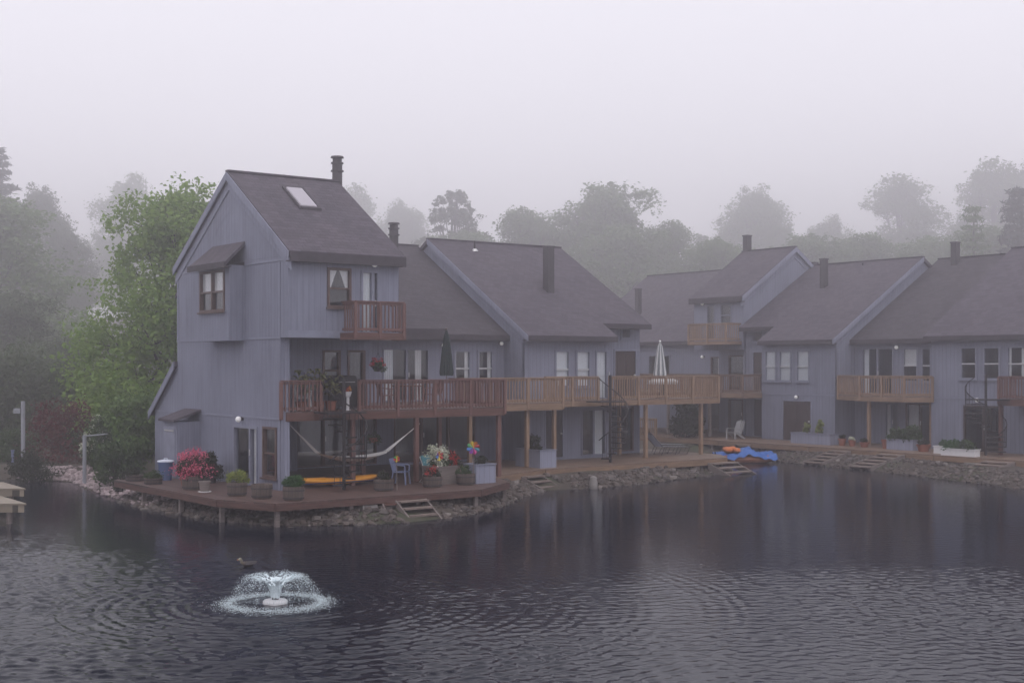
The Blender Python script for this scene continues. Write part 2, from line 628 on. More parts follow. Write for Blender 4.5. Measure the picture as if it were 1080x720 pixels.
def ground_z(P):
    d = shore_dist(P)
    P = np.asarray(P, float)
    w = .05 * np.sin(P[:, 0] * 1.7 + np.sin(P[:, 1] * .9)) * np.sin(P[:, 1] * 1.3)
    z = np.where(d > 0, np.minimum(.42, .02 + .30 * d) + w * np.clip(d, 0, 1), np.maximum(-1.4, .02 + .5 * d))
    return z + .075 * np.clip(P[:, 1] - 88, 0, 190)      # the wooded rise behind the houses


def axis_pts(lo, a, b, hi, step):
    mid = np.arange(a, b, step)
    left = a - np.geomspace(1, a - lo + 1, 14)[::-1] + 1
    right = b + np.geomspace(1, hi - b + 1, 14) - 1
    return np.concatenate([left[:-1], mid, right])


gx = axis_pts(-290, -32, 34, 290, .45)
gy = axis_pts(-60, 6, 84, 380, .45)
GX, GY = np.meshgrid(gx, gy)
GP = np.stack([GX.ravel(), GY.ravel()], 1)
GZ = ground_z(GP)
me = bpy.data.meshes.new("ground")
nx, ny = len(gx), len(gy)
me.from_pydata(np.column_stack([GP, GZ]).tolist(), [], [(j * nx + i, j * nx + i + 1, (j + 1) * nx + i + 1, (j + 1) * nx + i) for j in range(ny - 1) for i in range(nx - 1)])
me.polygons.foreach_set('use_smooth', [True] * len(me.polygons))
gm, gnt, gb = new_mat("soil and grass")
gf = noise(gnt, coords(gnt), .35, 6, .65)
gnt.links.new(ramp(gnt, gf, [(.35, (.055, .042, .034)), (.5, (.075, .062, .048)), (.6, (.05, .055, .028)), (.75, (.055, .075, .03))]), gb.inputs['Base Color'])
gb.inputs['Roughness'].default_value = .95
bump(gnt, gb, noise(gnt, coords(gnt), 5, 6, .7), .08)
me.materials.append(gm)
o = bpy.data.objects.new("ground", me)
C.objects.link(o)
tag(o, kind='structure')

def ripples(X, Y):
    """height of the water: rings from the fountain crossed by a light breeze, dying out in the lee of the houses"""
    r = np.random.default_rng(4)
    D = np.hypot(X - FX, Y - FY)
    mod = np.zeros_like(X)
    for _ in range(7):
        a, l = r.uniform(0, 6.28), r.uniform(4, 13)
        mod += np.sin((X * np.cos(a) * .6 + Y * np.sin(a)) * 6.283 / l + r.uniform(0, 6.28))
    mod = np.clip(.74 + .22 * mod, .38, 1.4)
    H = np.zeros_like(X)
    for _ in range(34):                                  # breeze
        l = .12 * 3.2 ** r.random()
        a = math.pi / 2 + r.normal() * .42 + .12
        H += .0062 * l * np.sin((X * math.cos(a) + Y * math.sin(a)) * 6.283 / l + r.uniform(0, 6.28) + .9 * np.sin(X * r.uniform(.1, .4) + r.uniform(0, 6)))
    H *= mod
    for _ in range(9):                                   # rings
        l = r.uniform(.19, .33)
        wob = .7 * np.sin(3 * np.arctan2(Y - FY, X - FX) + r.uniform(0, 6)) + .5 * np.sin(X * .9 + r.uniform(0, 6)) * np.sin(Y * .7)
        H += .0066 * l / .4 * np.sin(D * 6.283 / l + r.uniform(0, 6.28) + wob * .6) * np.clip(1.7 / np.sqrt(D + .5), .12, 1) * (.35 + .65 * np.clip(mod, 0, 1)) * np.clip(D - .6, 0, 1)
    lee = np.clip((Y - 21.5 - .42 * np.clip(-X - 3, 0, 12) - .10 * np.abs(X - 2)) / 11, 0, 1)
    return H * (1 - .93 * lee * lee * (3 - 2 * lee))


wx = np.concatenate([[-60, -40], np.arange(-21, 21.01, .06), [40, 60]])
wy = np.concatenate([[2, 8], np.arange(15, 38, .045), np.arange(38, 41, .1), np.arange(41, 78.1, .5)])
WX, WY = np.meshgrid(wx, wy)
WZ = ripples(WX, WY)
nx, ny = len(wx), len(wy)
co = np.stack([WX, WY, WZ], -1).reshape(-1)
ii, jj = np.meshgrid(np.arange(nx - 1), np.arange(ny - 1))
q0 = (jj * nx + ii).ravel()
lv = np.stack([q0, q0 + 1, q0 + nx + 1, q0 + nx], 1).astype(np.int32)
me = bpy.data.meshes.new("water")
me.vertices.add(nx * ny)
me.vertices.foreach_set('co', co)
me.loops.add(lv.size)
me.loops.foreach_set('vertex_index', lv.ravel())
me.polygons.add(len(lv))
me.polygons.foreach_set('loop_start', np.arange(0, lv.size, 4, dtype=np.int32))
me.polygons.foreach_set('use_smooth', np.ones(len(lv), dtype=bool))
me.update(calc_edges=True)
me.materials.append(water_mat())
o = bpy.data.objects.new("water", me)
C.objects.link(o)
tag(o, kind='structure')

hz = MB().box(-300, 300, -70, 390, -3, 47)
hm = bpy.data.materials.new("haze air")
hm.use_nodes = True
hn = hm.node_tree
for n_ in list(hn.nodes):
    if n_.type != 'OUTPUT_MATERIAL': hn.nodes.remove(n_)
pv = hn.nodes.new("ShaderNodeVolumePrincipled")
HAZE = .0043
pv.inputs['Density'].default_value = HAZE
pv.inputs['Color'].default_value = (.972, .948, .982, 1)
pv.inputs['Anisotropy'].default_value = .8
hn.links.new(pv.outputs[0], hn.nodes["Material Output"].inputs['Volume'])
tag(hz.build("haze", hm), kind='stuff')

# stones heaped on the bank, none where the plank steps run
STEP_SPOTS = [(*wA(x, y), .62) for x, y in ((2.55, -3.8), (2.5, -4.4), (11.35, 1.5), (11.5, .9), (21.9, 2.2), (21.9, 1.5))] + [(*wB(x, y), .42) for x, y in ((-.6, -3.6), (5.7, -3.8), (5.7, -4.5), (8.7, -4.0), (8.7, -4.8), (14.2, -4.3), (14.2, -5.0))]
rng = random.Random(5)


def scatter_stones(name, segs, n, rmin, rmax, dlo, dhi, mat, label):
    mb = MB()
    pts = []
    lens = [(Vector(b) - Vector(a)).length for a, b in segs]
    for _ in range(n):
        a, b = rng.choices(segs, lens)[0]
        a, b = Vector(a), Vector(b)
        d = (b - a).normalized()
        nn = Vector((-d.y, d.x))
        p = a.lerp(b, rng.random()) + nn * rng.uniform(dlo, dhi)
        pts.append((p.x, p.y))
    pts = [p for p in pts if not any((p[0] - a) ** 2 + (p[1] - b_) ** 2 < r2 for a, b_, r2 in STEP_SPOTS)]
    zz = ground_z(pts)
    for (x, y), z in zip(pts, zz):
        r = rmin + (rmax - rmin) * rng.random() ** 2.2
        mb.blob((x, y, z + r * .05), r, rng, 7, 4, .3, rng.uniform(.5, .85))
    o = mb.build(name, mat)
    tag(o, label, None, None, 'stuff')
    return o


S_ = SHORE
segA = [(S_[i], S_[i + 1]) for i in range(6, 21)]
segB = [(S_[i], S_[i + 1]) for i in range(25, 32)]
scatter_stones("bank_stones", segA, 3000, .04, .17, -.25, 1.25, M['stone'], "grey brown stones heaped along the water under the long boardwalk")
scatter_stones("bank_stones", segB, 2800, .04, .13, -.25, 2.0, M['stone'], "brown rubble stones sloping down before the right hand row of houses")
M['gravel'] = plain('pink grey gravel', (.36, .29, .30), .8, .35, 9, .02)
scatter_stones("pale_gravel", [(S_[3], S_[4]), (S_[4], S_[5]), (S_[5], S_[6]), (S_[6], S_[7])], 1000, .05, .15, .0, 1.7, M['gravel'], "pale pinkish stones on the bank beside the grey posts")

# ------------------------------------------------------------------ leaves
def leaf_mesh(name, centers, radii, per, size, seed=0, up=.25, flat=1.0, shell=.35, aspect=.55):
    """many small diamond leaves spread through clumps"""
    r = np.random.default_rng(seed)
    centers = np.asarray(centers, float)
    radii = np.asarray(radii, float)
    n = len(centers) * per
    c = np.repeat(centers, per, 0)
    rad = np.repeat(radii, per)
    d = r.normal(size=(n, 3))
    d /= np.linalg.norm(d, axis=1)[:, None]
    q = rad * (shell + (1 - shell) * r.random(n) ** .6) * r.choice([1, 1, 1, 1.2, 1.2, 1.55], n)
    P = c + d * q[:, None] * np.array([1, 1, flat])
    N = d * .6 + r.normal(size=(n, 3)) * .7
    N[:, 2] += up
    N /= np.linalg.norm(N, axis=1)[:, None]
    T = np.cross(N, r.normal(size=(n, 3)))
    T /= np.linalg.norm(T, axis=1)[:, None] + 1e-9
    B = np.cross(N, T)
    s = (size * (.65 + .7 * r.random(n)))[:, None]
    bend = N * s * .18
    V = np.empty((n, 4, 3))
    V[:, 0] = P + T * s
    V[:, 1] = P + B * s * aspect + bend
    V[:, 2] = P - T * s
    V[:, 3] = P - B * s * aspect + bend
    me = bpy.data.meshes.new(name)
    me.vertices.add(4 * n)
    me.vertices.foreach_set('co', V.reshape(-1))
    me.loops.add(4 * n)
    me.loops.foreach_set('vertex_index', np.arange(4 * n, dtype=np.int32))
    me.polygons.add(n)
    me.polygons.foreach_set('loop_start', np.arange(0, 4 * n, 4, dtype=np.int32))
    me.update(calc_edges=True)
    return me


def link_mesh(name, me, mat, parent=None, loc=(0, 0, 0)):
    if not me.materials: me.materials.append(mat)
    o = bpy.data.objects.new(name, me)
    C.objects.link(o)
    o.location = loc
    if parent: o.parent = parent
    return o


def crown_points(rg, h, r, base, lobes, per_lobe, egg=.55, squash=.8, lob=(.30, .46), top_lobes=2):
    """lobes of a broadleaf crown; returns clump centres, radii and the lobe centres for the limbs"""
    L, cs, rs = [], [], []
    hc = h - base
    for i in range(lobes):
        if i < top_lobes:
            u, a, q = rg.uniform(.74, .86), rg.uniform(0, 6.28), rg.uniform(0, .3)
        else:
            u = rg.uniform(.08, .80)
            a = i * 2.4 + rg.uniform(-.5, .5)
            q = rg.uniform(.45, .75)
        env = math.sin(math.pi * min(1, max(.0, (u * .82 + .16))) ** egg * .98) ** .7
        z = base + hc * u
        L.append((Vector((math.cos(a) * r * q * env, math.sin(a) * r * q * env, z)), r * rg.uniform(*lob) * (1 - .35 * max(0, u - .5))))
    for c, lr in L:
        for k in range(per_lobe):
            d = Vector((rg.gauss(0, 1), rg.gauss(0, 1), rg.gauss(0, 1) + .25)).normalized()
            p = c + Vector((d.x, d.y, d.z * squash)) * lr * rg.uniform(.55, 1.08)
            cs.append(p)
            rs.append(lr * rg.uniform(.16, .34))
    return cs, rs, L


def trunk_mb(rg, h, base, r0, L, lean=0):
    mb = MB()
    top = Vector((rg.uniform(-.3, .3), rg.uniform(-.3, .3), base + (h - base) * .72))
    pts = [Vector((0, 0, -.3)), Vector((rg.uniform(-.1, .1), rg.uniform(-.1, .1), base * .5)), Vector((top.x * .4, top.y * .4, base)), top]
    mb.tube(pts, [r0 * 1.25, r0, r0 * .8, r0 * .18], 8)
    for c, lr in L:
        t = rg.uniform(.15, .75)
        s0 = pts[2].lerp(pts[3], t * .8)
        m = s0.lerp(c, .5) + Vector((0, 0, -.08 * (c - s0).length))
        mb.tube([s0, m, c], [r0 * .38, r0 * .24, r0 * .07], 6)
        for _ in range(3):
            e = c + Vector((rg.gauss(0, 1), rg.gauss(0, 1), rg.gauss(.3, .8))).normalized() * lr * .9
            mb.tube([m.lerp(c, .6), e], [r0 * .12, r0 * .03], 5)
    return mb


TREE_PROTO = {}


def tree_proto(key, seed, h, r, base, lobes, per_lobe, per, size, egg=.55, squash=.8, lob=(.30, .46), r0=.22, rad=1.0, top=2):
    rg = random.Random(seed)
    cs, rs, L = crown_points(rg, h, r, base, lobes, per_lobe, egg, squash, lob, top)
    me = leaf_mesh(key + ' crown', [tuple(c) for c in cs], [x * rad for x in rs], per, size, seed)
    tb = trunk_mb(rg, h, base, r0, L)
    tm = bpy.data.meshes.new(key + ' trunk')
    tm.from_pydata(tb.v, [], tb.f)
    tm.materials.append(M['bark'])
    TREE_PROTO[key] = (me, tm, h)


def conifer_proto(key, seed, h, r, base, whorls, size, droop=.25, per=26):
    rg = random.Random(seed)
    tb = MB()
    tb.tube([(0, 0, -.3), (0, 0, h * .5), (.1, 0, h * .98)], [h * .018, h * .012, .03], 7)
    cs, rs = [], []
    for i in range(whorls):
        u = i / (whorls - 1)
        z = base + (h - base) * u
        rr = r * (1 - u) ** .75 * rg.uniform(.75, 1.15) + .25
        nb = rg.randint(4, 6)
        a0 = rg.uniform(0, 6.28)
        for k in range(nb):
            a = a0 + 6.283 * k / nb + rg.uniform(-.3, .3)
            ln = rr * rg.uniform(.6, 1.1)
            tip = Vector((math.cos(a) * ln, math.sin(a) * ln, z + ln * rg.uniform(-droop, .12)))
            st = Vector((0, 0, z))
            tb.tube([st, tip], [.05 + .004 * h * (1 - u), .015], 5)
            m = max(2, int(ln / .5))
            for j in range(m):
                t = (j + .8) / m
                cs.append(tuple(st.lerp(tip, t) + Vector((rg.uniform(-.15, .15), rg.uniform(-.15, .15), rg.uniform(-.05, .2)))))
                rs.append(.30 + .30 * (1 - t) + .015 * h * .3)
    me = leaf_mesh(key + ' crown', cs, rs, per, size, seed, up=.1, flat=.45, aspect=.22)
    tm = bpy.data.meshes.new(key + ' trunk')
    tm.from_pydata(tb.v, [], tb.f)
    tm.materials.append(M['bark'])
    TREE_PROTO[key] = (me, tm, h)


_tree_mesh = {}


def plant_tree(key, matn, x, y, scale, rot, name, label, group=None, sx=1.0, z=.3):
    cm, tm, h = TREE_PROTO[key]
    mk = (key, matn)
    if mk not in _tree_mesh:
        c2 = cm.copy()
        c2.materials.clear()
        c2.materials.append(M[matn])
        _tree_mesh[mk] = c2
    o = thing(name, label, 'tree', (x, y, z), WORLD, group)
    ORG[o.name] = Vector((0, 0, 0))
    o.rotation_euler = (0, 0, rot)
    o.scale = (scale * sx, scale * sx, scale)
    link_mesh('crown', _tree_mesh[mk], M[matn], o)
    t = bpy.data.objects.new('trunk', tm)
    C.objects.link(t)
    t.parent = o
    return o

# ------------------------------------------------------------------ house parts
GABLE = lambda a, b, z: (b, -a, z)         # for a wall that faces -x: a runs to the right, b into the house


def window(t, x0, x1, z0, z1, y, xf=None, frame='brown', curtain=None, rail='frame', mull=(), label=None, sill=True, pale=False, fw=.075):
    fm = M[frame]
    mb = MB(xf)
    yo, yi = y - .045, y + .10
    mb.box(x0, x0 + fw, yo, yi, z0, z1).box(x1 - fw, x1, yo, yi, z0, z1)
    mb.box(x0 + fw, x1 - fw, yo, yi, z1 - fw, z1).box(x0 + fw, x1 - fw, yo, yi, z0, z0 + fw)
    for m in mull:
        mb.box(m - fw * .6, m + fw * .6, yo + .004, yi, z0 + fw, z1 - fw)
    w = mb.build('window', fm, t, label)
    zm = z0 + (z1 - z0) * .48
    if rail:
        cells = [x0 + fw, *[v for m in mull for v in (m - fw * .6, m + fw * .6)], x1 - fw]
        for i in range(0, len(cells), 2):
            MB(xf).box(cells[i], cells[i + 1], y - .02, y + .045, zm - .03, zm + .03).build('sash_rail', M['whitefr'] if pale else fm, w)
    MB(xf).box(x0 + fw * .9, x1 - fw * .9, y + .05, y + .056, z0 + fw * .9, z1 - fw * .9).build('pane', M['glass'], w)
    if sill:
        MB(xf).box(x0 - .06, x1 + .06, y - .10, y - .047, z0 - .05, z0 + .0).build('sill', fm, w)
    cells = [x0 + fw, *[v for m in mull for v in (m, m)], x1 - fw]
    if curtain:
        for i in range(0, len(cells), 2):
            a, b = cells[i], cells[i + 1]
            cb = MB(xf)
            if curtain == 'top':
                cb.box(a, b, y + .062, y + .072, zm + .02, z1 - .03)
            elif curtain == 'full':
                cb.box(a, b, y + .062, y + .072, z0 + .02, z1 - .03)
            elif curtain == 'tied':
                for s0, s1 in ((a, b), (b, a)):
                    d = s1 - s0
                    cb.add([(s0, y + .066, z1 - .02), (s0 + d * .48, y + .066, z1 - .02), (s0 + d * .30, y + .066, zm + .35), (s0 + d * .12, y + .066, zm), (s0, y + .066, zm)],
                           [(0, 1, 2, 3, 4)])
            elif curtain == 'side':
                cb.box(a, a + (b - a) * .13, y + .062, y + .072, z0 + .02, z1 - .03).box(b - (b - a) * .26, b, y + .062, y + .072, z0 + .02, z1 - .03)
            cb.build('blind' if curtain in ('full',) else 'curtain', M['blind'] if curtain == 'full' else M['curtain'], w)
    return w


def slider(t, x0, x1, z0, z1, y, xf=None, frame='bluefr', curtain=None, label=None, name='sliding_door', handle=True, stiles=None):
    fm = M[frame]
    fw = .07
    mb = MB(xf)
    yo, yi = y - .04, y + .10
    mb.box(x0, x0 + fw, yo, yi, z0, z1).box(x1 - fw, x1, yo, yi, z0, z1).box(x0 + fw, x1 - fw, yo, yi, z1 - fw, z1).box(x0 + fw, x1 - fw, yo, yi, z0, z0 + .05)
    for m in (stiles if stiles is not None else [(x0 + x1) / 2]):
        mb.box(m - .05, m + .05, yo + .01, yi, z0 + .05, z1 - fw)
    d = mb.build(name, fm, t, label)
    MB(xf).box(x0 + fw * .9, x1 - fw * .9, y + .05, y + .056, z0 + .04, z1 - fw * .9).build('pane', M['glass'], d)
    for (a, b, mt) in (curtain or ()):
        cb = MB(xf)
        n = max(2, int((b - a) / .09))
        for k in range(n):                 # folds
            u0, u1 = a + (b - a) * k / n, a + (b - a) * (k + 1) / n
            um = (u0 + u1) / 2
            cb.add([(u0, y + .105, z0 + .04), (um, y + .066, z0 + .04), (um, y + .066, z1 - .05), (u0, y + .105, z1 - .05), (u1, y + .105, z0 + .04), (u1, y + .105, z1 - .05)],
                   [(0, 1, 2, 3), (1, 4, 5, 2)])
        cb.build('curtain', M[mt], d)
    if handle:
        m = (stiles[0] if stiles else (x0 + x1) / 2) + .0
        MB(xf).box(m + .055, m + .085, y - .07, y - .042, z0 + .95, z0 + 1.15).build('handle', M['chrome'], d)
    return d


def door(t, x0, x1, z0, z1, y, xf=None, mat='door', label=None, glassy=False, knob_right=True):
    mb = MB(xf)
    mb.box(x0, x1, y + .03, y + .075, z0, z1)
    w = x1 - x0
    for (a, b, c, d) in ((.14, .46, .08, .42), (.54, .86, .08, .42), (.14, .46, .5, .92), (.54, .86, .5, .92)):
        mb.box(x0 + w * a, x0 + w * b, y + .018, y + .029, z0 + (z1 - z0) * c, z0 + (z1 - z0) * d)
    d = mb.build('door', M[mat], t, label)
    MB(xf).box(x0 - .07, x0 - .002, y - .03, y + .07, z0, z1 + .07).box(x1 + .002, x1 + .07, y - .03, y + .07, z0, z1 + .07).box(x0 - .002, x1 + .002, y - .03, y + .07, z1 + .002, z1 + .07).build('door_frame', M['trim'], d)
    kx = x1 - .09 if knob_right else x0 + .09
    k = MB(xf)
    k.blob((kx, y - .035, z0 + .98), .05, random.Random(1), 8, 5, 0)
    k.build('handle', M['chrome'], d, smooth=True)
    return d


def lamp(t, x, y, z, xf=None, r=.095):
    """white globe lamp on the wall; y is the wall face"""
    b = MB(xf)
    b.tube([(x, y - .002, z + .02), (x, y - .05, z + .02)], .06, 10)
    b.tube([(x, y - .05, z + .02), (x, y - .14, z + .03), (x, y - .16, z - .01 + r * .7)], .018, 6)
    lf = b.build('porch_light', M['metal'], t)
    g = MB(xf)
    g.blob((x, y - .16, z), r, random.Random(2), 14, 9, 0)
    g.build('globe', M['globe'], lf, smooth=True)


def chimney(roof, x, y, z0, z1, w=.42, mat='metal', square=True, cap=True):
    mb = MB()
    if square:
        mb.box(x - w / 2, x + w / 2, y - w / 2, y + w / 2, z0, z1)
        if cap: mb.box(x - w / 2 - .03, x + w / 2 + .03, y - w / 2 - .03, y + w / 2 + .03, z1 + .002, z1 + .07)
    else:
        mb.lathe([(w / 2, z0), (w / 2, z1 - .28), (w * .62, z1 - .27), (w * .62, z1 - .22), (w * .46, z1 - .21), (w * .46, z1 - .07), (w * .66, z1 - .06), (w * .6, z1)], (x, y, 0), 18)
        mb.lathe([(w * .64, z1 - .55), (w * .64, z1 - .50)], (x, y, 0), 18)
    c = mb.build('chimney', M[mat], roof)
    fl = MB()
    fl.box(x - w * .75, x + w * .75, y - w * .95, y + w * .6, z0 + .25, z0 + .31) if square else None
    return c


def vent(roof, x, y, z0, h=.5):
    mb = MB()
    mb.tube([(x, y, z0 - .1), (x, y, z0 + h)], .045, 8)
    v = mb.build('vent_pipe', M['metal'], roof)
    MB().lathe([(.16, 0), (.10, .09), (.06, .12)], (x, y - .02, z0 - .03), 10).build('flashing', M['chrome'], v)


def roof_plane(eave, ridge):
    s = (ridge[1] - eave[1]) / (ridge[0] - eave[0])
    return lambda y: eave[1] + s * (y - eave[0])


def townhouse(name, label, row, segs, eave, ridge, yback, z0=.56, left_over=.12, right_over=.12, rake_left=False, rake_right=False, belts=(3.05,), group=None, roof_mat='roof'):
    """two-storey row house. segs: (x0, x1, facade y, eave y, openings)"""
    x0, x1 = segs[0][0], segs[-1][1]
    t = thing(name, label, 'house', (x0, segs[0][2], z0), row, group)
    rz = roof_plane(eave, ridge)
    th = .17
    zb = rz(ridge[0]) - (yback - ridge[0]) * .6
    W = MB()
    yf0, yf1 = segs[0][2], segs[-1][2]
    for i, (a, b, yf, ye, holes) in enumerate(segs):
        W.wall(a + .003, b - .003, z0, rz(yf) - .02, yf, .14, holes)
        if i:
            ya, yb_ = segs[i - 1][2], yf
            xx = a
            lo, hi = min(ya, yb_), max(ya, yb_)
            W.gable([(lo + .001, z0), (hi + .14, z0), (hi + .14, rz(hi) - .03), (lo + .001, rz(lo) - .03)], xx - .07, xx + .07)
    for xx, yf, sgn in ((x0, yf0, 1), (x1, yf1, -1)):
        W.gable([(yf + .004, z0), (yback, z0), (yback, zb - .02), (ridge[0], ridge[1] - .02), (yf + .004, rz(yf) - .02)], xx + .003 * sgn, xx + .14 * sgn)
    W.wall(x0 + .15, x1 - .15, z0, zb - .05, yback - .14, .14)
    W.build('wall', M['siding'], t)
    RF = MB()
    for i, (a, b, yf, ye, holes) in enumerate(segs):
        xa = a - (left_over if i == 0 else 0)
        xb = b + (right_over if i == len(segs) - 1 else 0)
        RF.gable([(ye, rz(ye)), (ridge[0], ridge[1]), (ridge[0], ridge[1] + th), (ye, rz(ye) + th)], xa, xb)
    RF.gable([(ridge[0] + .002, ridge[1]), (yback + .4, zb - .24), (yback + .4, zb - .24 + th), (ridge[0] + .002, ridge[1] + th)], x0 - left_over, x1 + right_over)
    RF.box(x0 - left_over, x1 + right_over, ridge[0] - .12, ridge[0] + .12, ridge[1] + th - .03, ridge[1] + th + .025)
    roof = RF.build('roof', M[roof_mat], t)
    FA = MB()
    for i, (a, b, yf, ye, holes) in enumerate(segs):
        xa = a - (left_over if i == 0 else -.01)
        xb = b + (right_over if i == len(segs) - 1 else -.01)
        FA.box(xa, xb, ye - .028, ye - .003, rz(ye) - .06, rz(ye) + th - .02)
        FA.box(xa + .01, xb - .01, ye, yf - .003, rz(ye) - .05, rz(ye) - .025)
    FA.build('fascia', M['fascia'], t)
    for flag, xx, sg in ((rake_left, x0, -1), (rake_right, x1, 1)):
        if flag:
            yf = yf0 if sg < 0 else yf1
            ye = segs[0][3] if sg < 0 else segs[-1][3]
            ov = left_over if sg < 0 else right_over
            xo = xx + sg * (ov + .003)
            q = MB()
            q.gable([(ye, rz(ye) - .10), (ridge[0], ridge[1] - .10), (ridge[0], ridge[1] + th - .02), (ye, rz(ye) + th - .02)], xo, xo + sg * .035)
            q.build('rake_board', M['siding_light'], t)
            q = MB()
            q.gable([(yf + .02, rz(yf) - .42), (ridge[0], ridge[1] - .34), (ridge[0], ridge[1] - .12), (yf + .02, rz(yf) - .12)], xx + sg * .002, xx + sg * .03)
            q.build('rake_trim', M['siding_light'], t)
    for zb_ in belts:
        for (a, b, yf, ye, holes) in segs:
            cuts = sorted([(h[0] - .08, h[1] + .08) for h in holes if h[2] < zb_ < h[3]])
            p = a + .01
            for c0, c1 in cuts + [(b - .01, b)]:
                if c0 > p: MB().box(p, c0, yf - .022, yf - .002, zb_ - .035, zb_ + .035).build('trim_band', M['trim'], t)
                p = max(p, c1)
    for (a, b, yf, ye, holes) in segs:
        MB().box(a + .01, b - .01, yf - .024, yf - .002, rz(yf) - .42, rz(yf) - .16).build('frieze_board', M['trim'], t)
    return t, roof, rz


# ------------------------------------------------------------------ decks, stairs, steps
def railing(parent, p, q, z, mat, h=.98, pitch=.135, ends=(True, True), newel_gap=1.55, low=-.24, xf=None):
    p, q = Vector((p[0], p[1], 0)), Vector((q[0], q[1], 0))
    L = (q - p).length
    d = (q - p) / L
    rg = random.Random(int(L * 100) + int(z * 10))
    mb = MB(xf)
    up = Vector((0, 0, 1))
    mb.beam(p + up * (z + h - .02), q + up * (z + h - .02), .15, .04)
    mb.beam(p + up * (z + h - .09), q + up * (z + h - .09), .04, .09)
    mb.beam(p + up * (z + .10), q + up * (z + .10), .04, .09)
    n = int(L / pitch)
    for i in range(1, n):
        a = p + d * (L * i / n + rg.uniform(-.008, .008)) - Vector((d.y, -d.x, 0)) * -.035
        mb.beam(a + up * (z + .02), a + up * (z + h - .05) + d * rg.uniform(-.008, .008), .038, .038)
    r = mb.build('railing', M[mat], parent)
    m = max(1, round(L / newel_gap))
    for i in range(m + 1):
        if (i == 0 and not ends[0]) or (i == m and not ends[1]): continue
        a = p + d * (L * i / m) + Vector((d.y, -d.x, 0)) * .03
        MB(xf).beam(a + up * (z + low), a + up * (z + h - .045), .095, .095).build('newel_post', M[mat], r)
    return r


def platform(name, label, cat, row, poly, z, floor_mat, rim_mat, depth=.26, rails=(), posts=(), post_mat='red_wood', rail_mat='red_wood', z_low=.6, group=None, post_w=.14, piles=()):
    t = thing(name, label, cat, (poly[0][0], poly[0][1], z), row, group)
    MB().prism(poly, z - .045, z).build('floor', M[floor_mat], t)
    rm = MB()
    n = len(poly)
    cx = sum(p[0] for p in poly) / n
    for i in range(n):
        a, b = poly[i], poly[(i + 1) % n]
        d = (Vector((b[0], b[1])) - Vector((a[0], a[1])))
        L = d.length
        d /= L
        nn = Vector((-d.y, d.x))            # inward for a counter-clockwise outline
        a2 = Vector((a[0], a[1], 0)) + Vector((nn.x, nn.y, 0)) * .025
        b2 = Vector((b[0], b[1], 0)) + Vector((nn.x, nn.y, 0)) * .025
        rm.beam(a2 + Vector((d.x, d.y, 0)) * .026 + Vector((0, 0, z - .05 - depth / 2)), b2 - Vector((d.x, d.y, 0)) * .026 + Vector((0, 0, z - .05 - depth / 2)), .05, depth)
    ys = sorted(p[1] for p in poly)
    xs = sorted(p[0] for p in poly)
    rm.build('rim_joist', M[rim_mat], t)
    for (p, q, e) in rails:
        railing(t, p, q, z, rail_mat, ends=e)
    for (x, y) in posts:
        MB().box(x - post_w / 2, x + post_w / 2, y - post_w / 2, y + post_w / 2, z_low, z - .05 - depth).build('post', M[post_mat], t)
    for (x, y, zl) in piles:
        MB().box(x - .06, x + .06, y - .06, y + .06, zl, z - .06).build('pile', M['grey_wood'], t)
    return t


def spiral(name, label, row, x, y, z0, z1, r, a0, turn, n, group=None, mat='black'):
    t = thing(name, label, 'spiral staircase', (x, y, z0), row, group)
    MB().tube([(x, y, z0), (x, y, z1 + 1.05)], .055, 10).build('pole', M[mat], t)
    for k in range(n):
        u = (k + 1) / (n + 1)
        a = a0 + turn * u
        z = z0 + (z1 - z0) * u
        da = .24
        mb = MB()
        b = [(x + .04 * math.cos(a - da), y + .04 * math.sin(a - da)), (x + r * math.cos(a - da), y + r * math.sin(a - da)), (x + r * math.cos(a + da), y + r * math.sin(a + da)), (x + .04 * math.cos(a + da), y + .04 * math.sin(a + da))]
        mb.prism(b, z - .045, z)
        mb.build('tread', M[mat if name != 'x' else mat], t)
    hr, bl = [], MB()
    for k in range(n + 2):
        u = k / (n + 1)
        a = a0 + turn * u
        z = z0 + (z1 - z0) * u
        hr.append((x + r * math.cos(a), y + r * math.sin(a), z + .92))
        if 0 < k <= n:
            for e in (-.16, .10):
                bl.tube([(x + (r - .02) * math.cos(a + e), y + (r - .02) * math.sin(a + e), z - .03), (x + (r - .0) * math.cos(a + e), y + (r - .0) * math.sin(a + e), z + .92 + e * (z1 - z0) / turn)], .011, 5)
    MB().tube(hr, .022, 7).build('handrail', M[mat], t)
    bl.build('baluster', M[mat], t)
    a = a0 + turn
    MB().prism([(x - r * .95, y - r * .3), (x + r * .95, y - r * .3), (x + r * .95, y + r * .95), (x - r * .95, y + r * .95)], z1 - .06, z1 - .006).build('landing', M[mat], t)
    return t


def steps(name, label, row, x, y, w, n, ztop, rise, run, mat='step', group=None, ang=0.0):
    """open plank steps from a deck edge down to the water, going toward -y"""
    t = thing(name, label, 'steps', (x, y, 0), row, group)
    c, s = math.cos(ang), math.sin(ang)
    xf = lambda a, b, z: (x + a * c - b * s, y + a * s + b * c, z)
    for k in range(n):
        z = ztop - rise * k
        MB(xf).box(-w / 2, w / 2, -run * (k + 1), -run * k + .03, z - .05, z).build('tread', M[mat], t)
    for sx in (-1, 1):
        q = MB(xf)
        xx = sx * (w / 2 + .028)
        q.gable([(0, ztop + .02), (0, ztop - .25), (-run * n - .05, ztop - rise * n - .12), (-run * n - .05, ztop - rise * (n - 1) + .02)], xx - .025, xx + .025)
        q.build('stringer', M['grey_wood'], t)
    return t

